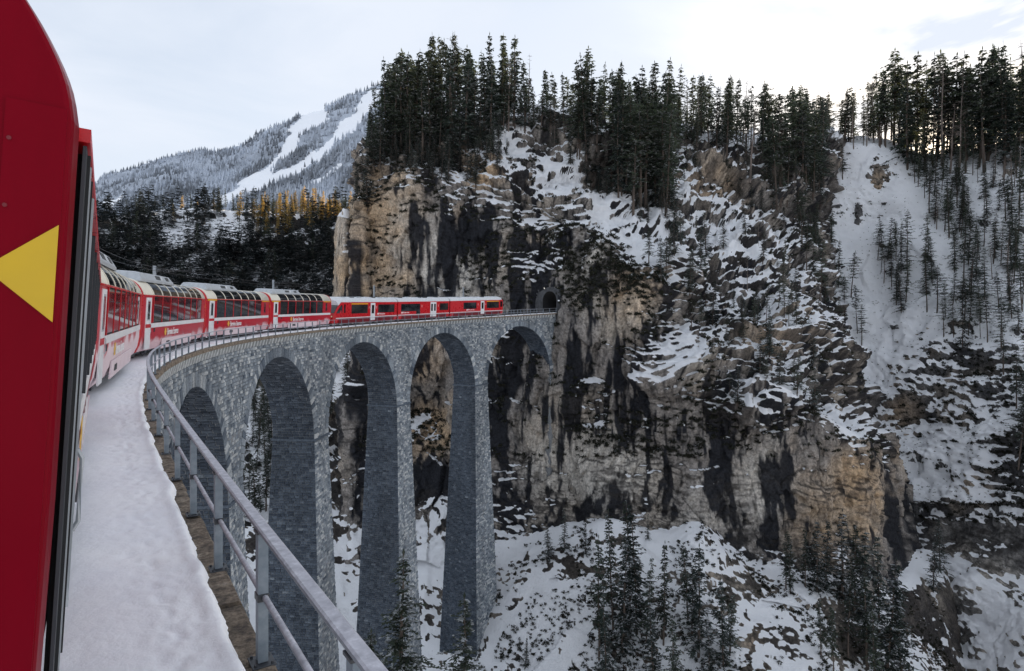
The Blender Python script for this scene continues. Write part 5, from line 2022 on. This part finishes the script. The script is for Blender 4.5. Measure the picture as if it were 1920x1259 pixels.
# the rest of the forest, too many to count: small jagged cones in one mass
def cone_mass(name, P, hs, ws, tiers, sides, cols_, seed):
    r = np.random.default_rng(seed)
    V, Fc, C = [], [], []
    base = 0
    n = len(P)
    for tier in range(tiers):
        z0 = tier / tiers * .8
        z1 = min(1.0, z0 + 1.25 / tiers) if tier < tiers - 1 else 1.0
        rad = (1 - tier / tiers) ** .8
        ang = r.uniform(0, 6.28, (n, 1)) + np.arange(sides) / sides * 2 * np.pi + r.normal(0, .15, (n, sides))
        rr = ws[:, None] * rad * r.uniform(.6, 1.15, (n, sides))
        ring = np.stack([P[:, None, 0] + rr * np.cos(ang), P[:, None, 1] + rr * np.sin(ang), P[:, None, 2] + hs[:, None] * (z0 + r.uniform(-.06, .06, (n, sides)))], -1)
        tip = P + np.stack([0 * hs, 0 * hs, hs * z1], -1)
        vv = np.concatenate([ring, tip[:, None]], 1)
        V.append(vv.reshape(-1, 3))
        C.append(np.repeat(cols_ * (.8 + .3 * tier / max(1, tiers - 1)) if False else cols_, sides + 1, 0))
        b0 = base + np.arange(n)[:, None] * (sides + 1)
        k = np.arange(sides)
        Fc.append(np.stack([b0 + k, b0 + (k + 1) % sides, np.broadcast_to(b0 + sides, (n, sides))], -1).reshape(-1, 3))
        base += n * (sides + 1)
    return mesh_np(name, np.concatenate(V), np.concatenate(Fc), False, None, {"col": np.concatenate(C)})


rr_ = np.random.default_rng(77)
m_ = ~((hill['px'] > 420) & (hill['px'] < 665) & (hill['py'] < 446) & (rr_.random(len(hill['px'])) < .7)) & (hill['px'] > 60) & (hill['px'] < 780) & (hill['py'] > 392) & (hill['py'] < 600) & ~in_poly(hill['px'], hill['py'], [(305, 470), (330, 425), (370, 415), (365, 440)]) & ~in_poly(hill['px'], hill['py'], [(395, 425), (420, 400), (460, 430), (455, 462), (420, 462)])
idx = rr_.choice(np.nonzero(m_)[0], 1250, replace=False)
hs = rr_.uniform(10, 21, len(idx))
cc = np.array([.020, .029, .031]) * rr_.uniform(.55, 1.6, (len(idx), 1))
cc = np.where(rr_.random((len(idx), 1)) < .14, cc * .5 + .10, cc)


def tree_mass(P, hs, cols_, seed):
    """many copies of a few light conifers joined into one mesh"""
    r = np.random.default_rng(seed)
    kinds = []
    for k in range(5):
        _, cm_ = conifer_mesh(700 + k, 10.0, 'spruce', .30)
        n_ = len(cm_.vertices)
        v = np.zeros(n_ * 3, np.float32)
        cm_.vertices.foreach_get("co", v)
        kinds.append(v.reshape(-1, 3))
        bpy.data.meshes.remove(cm_)
    V, C = [], []
    pick = r.integers(0, len(kinds), len(P))
    ang = r.uniform(0, 6.28, len(P))
    for i in range(len(P)):
        v = kinds[pick[i]]
        k = hs[i] / 10.0
        w_ = k * r.uniform(1.25, 1.9)
        c_, s__ = math.cos(ang[i]), math.sin(ang[i])
        V.append(np.stack([(v[:, 0] * c_ - v[:, 1] * s__) * w_, (v[:, 0] * s__ + v[:, 1] * c_) * w_, v[:, 2] * k], -1) + P[i])
        # frosted sprays scattered through each crown
        f_ = np.repeat(r.random(len(v) // 4) < .05, 4)[:, None]
        C.append(np.where(f_, .20, cols_[i] * np.repeat(r.uniform(.7, 1.4, len(v) // 4), 4)[:, None]))
    V = np.concatenate(V)
    return mesh_np("hill_forest", V, np.arange(len(V)).reshape(-1, 4), False, None, {"col": np.concatenate(C)})


me = tree_mass(hill['P'][idx] - np.array([0, 0, .5]), hs, cc, 5)
tag(obj("hill_forest", me, MAT["far_forest"]), "dense dark conifer forest covering the hill behind the train", "forest", kind='stuff')

ok_ = np.nonzero((MTN['ch'] < .35) & (MTN['py'] < 480) & (MTN['px'] > 100) & (MTN['px'] < 760))[0]
idx = rr_.choice(ok_, 17000, replace=True)
Pm = MTN['P'][idx] + rr_.normal(0, 6, (len(idx), 3)) * np.array([1, 1, .2])
hs = rr_.uniform(11, 24, len(idx))
dark_ = sstep(-.5, .5, fbm(Pm / 160.0 + 70, 3))
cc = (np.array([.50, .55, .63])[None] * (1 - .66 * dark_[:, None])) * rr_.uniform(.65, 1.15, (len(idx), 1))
me = cone_mass("mountain_forest", Pm - np.array([0, 0, 2.0]), hs, hs * .22, 1, 5, cc, 6)
tag(obj("mountain_forest", me, MAT["far_forest"]), "frosted forest speckling the far mountain side", "forest", kind='stuff')
# forest on the added ridge, hidden behind the cliff like the ridge itself
T = TERRAIN["shade_ridge_terrain"]
idx = rr_.choice(np.nonzero((T['px'] > 640) & (T['px'] < 1950))[0], 1500)
hs = rr_.uniform(12, 22, len(idx))
cc = np.array([.025, .033, .032]) * rr_.uniform(.6, 1.4, (len(idx), 1))
me = cone_mass("shade_ridge_forest", T['P'][idx], hs, hs * .18, 4, 6, cc, 7)
tag(obj("shade_ridge_forest", me, MAT["far_forest"]), "forest on the added shading ridge hidden behind the cliff", "forest", kind='stuff')


# ------------------------------------------------------------------ scrub on ledges and talus
def scrub(name, terr, cond, n, size, seed, label, k=22):
    T = TERRAIN[terr]
    r = np.random.default_rng(seed)
    idx = np.nonzero(cond(T))[0]
    idx = r.choice(idx, min(n, len(idx)), replace=False)
    c0_ = T['P'][idx][:, None, :]
    sz = r.uniform(.45, 1.25, (len(idx), 1, 1)) * size
    d_ = r.normal(size=(len(idx), k, 3))
    d_ /= np.linalg.norm(d_, axis=-1)[..., None]
    d_[..., 2] = np.abs(d_[..., 2]) * .75
    ctr = c0_ + d_ * sz * r.uniform(.25, 1, (len(idx), k, 1))
    a = r.normal(size=ctr.shape)
    a /= np.linalg.norm(a, axis=-1)[..., None]
    b2 = np.cross(a, r.normal(size=ctr.shape))
    b2 /= np.linalg.norm(b2, axis=-1)[..., None]
    L = sz * .47
    V = np.stack([ctr - a * L, ctr + b2 * L * .35, ctr + a * L, ctr - b2 * L * .35], 2).reshape(-1, 3)
    Fc = np.arange(len(V)).reshape(-1, 4)
    me = mesh_np(name, V, Fc)
    tag(obj(name, me, MAT["scrub_leaves"]), label, "scrub", kind='stuff')


scrub("ledge_scrub", "cliff_terrain", lambda T: (T['nz'] > .25) & (T['snow'] < .9) & (T['py'] > 240) & (T['py'] < 860) & (T['px'] > 670) & (T['px'] < 1700), 4600, .72, 1, "dark bushes and dwarf pines along the cliff ledges")
scrub("talus_scrub", "talus_terrain", lambda T: (T['px'] > 880) & (T['px'] < 1900) & (T['d'] < 135) & (fbm(T['P'] / 7.0 + 5, 3) > .05), 3800, .45, 2, "low dark brush poking through the snow on the talus")
scrub("slope_scrub", "valley_slope_terrain", lambda T: (T['snow'] < .85) & (T['py'] < 980), 2200, .75, 3, "dark bushes dotting the snowy valley side")

scrub("chute_scrub", "valley_slope_terrain", lambda T: (T['py'] < 980) & (T['px'] < 1960), 2600, .34, 4, "small dark tufts and stones scattered over the snow chutes", 10)
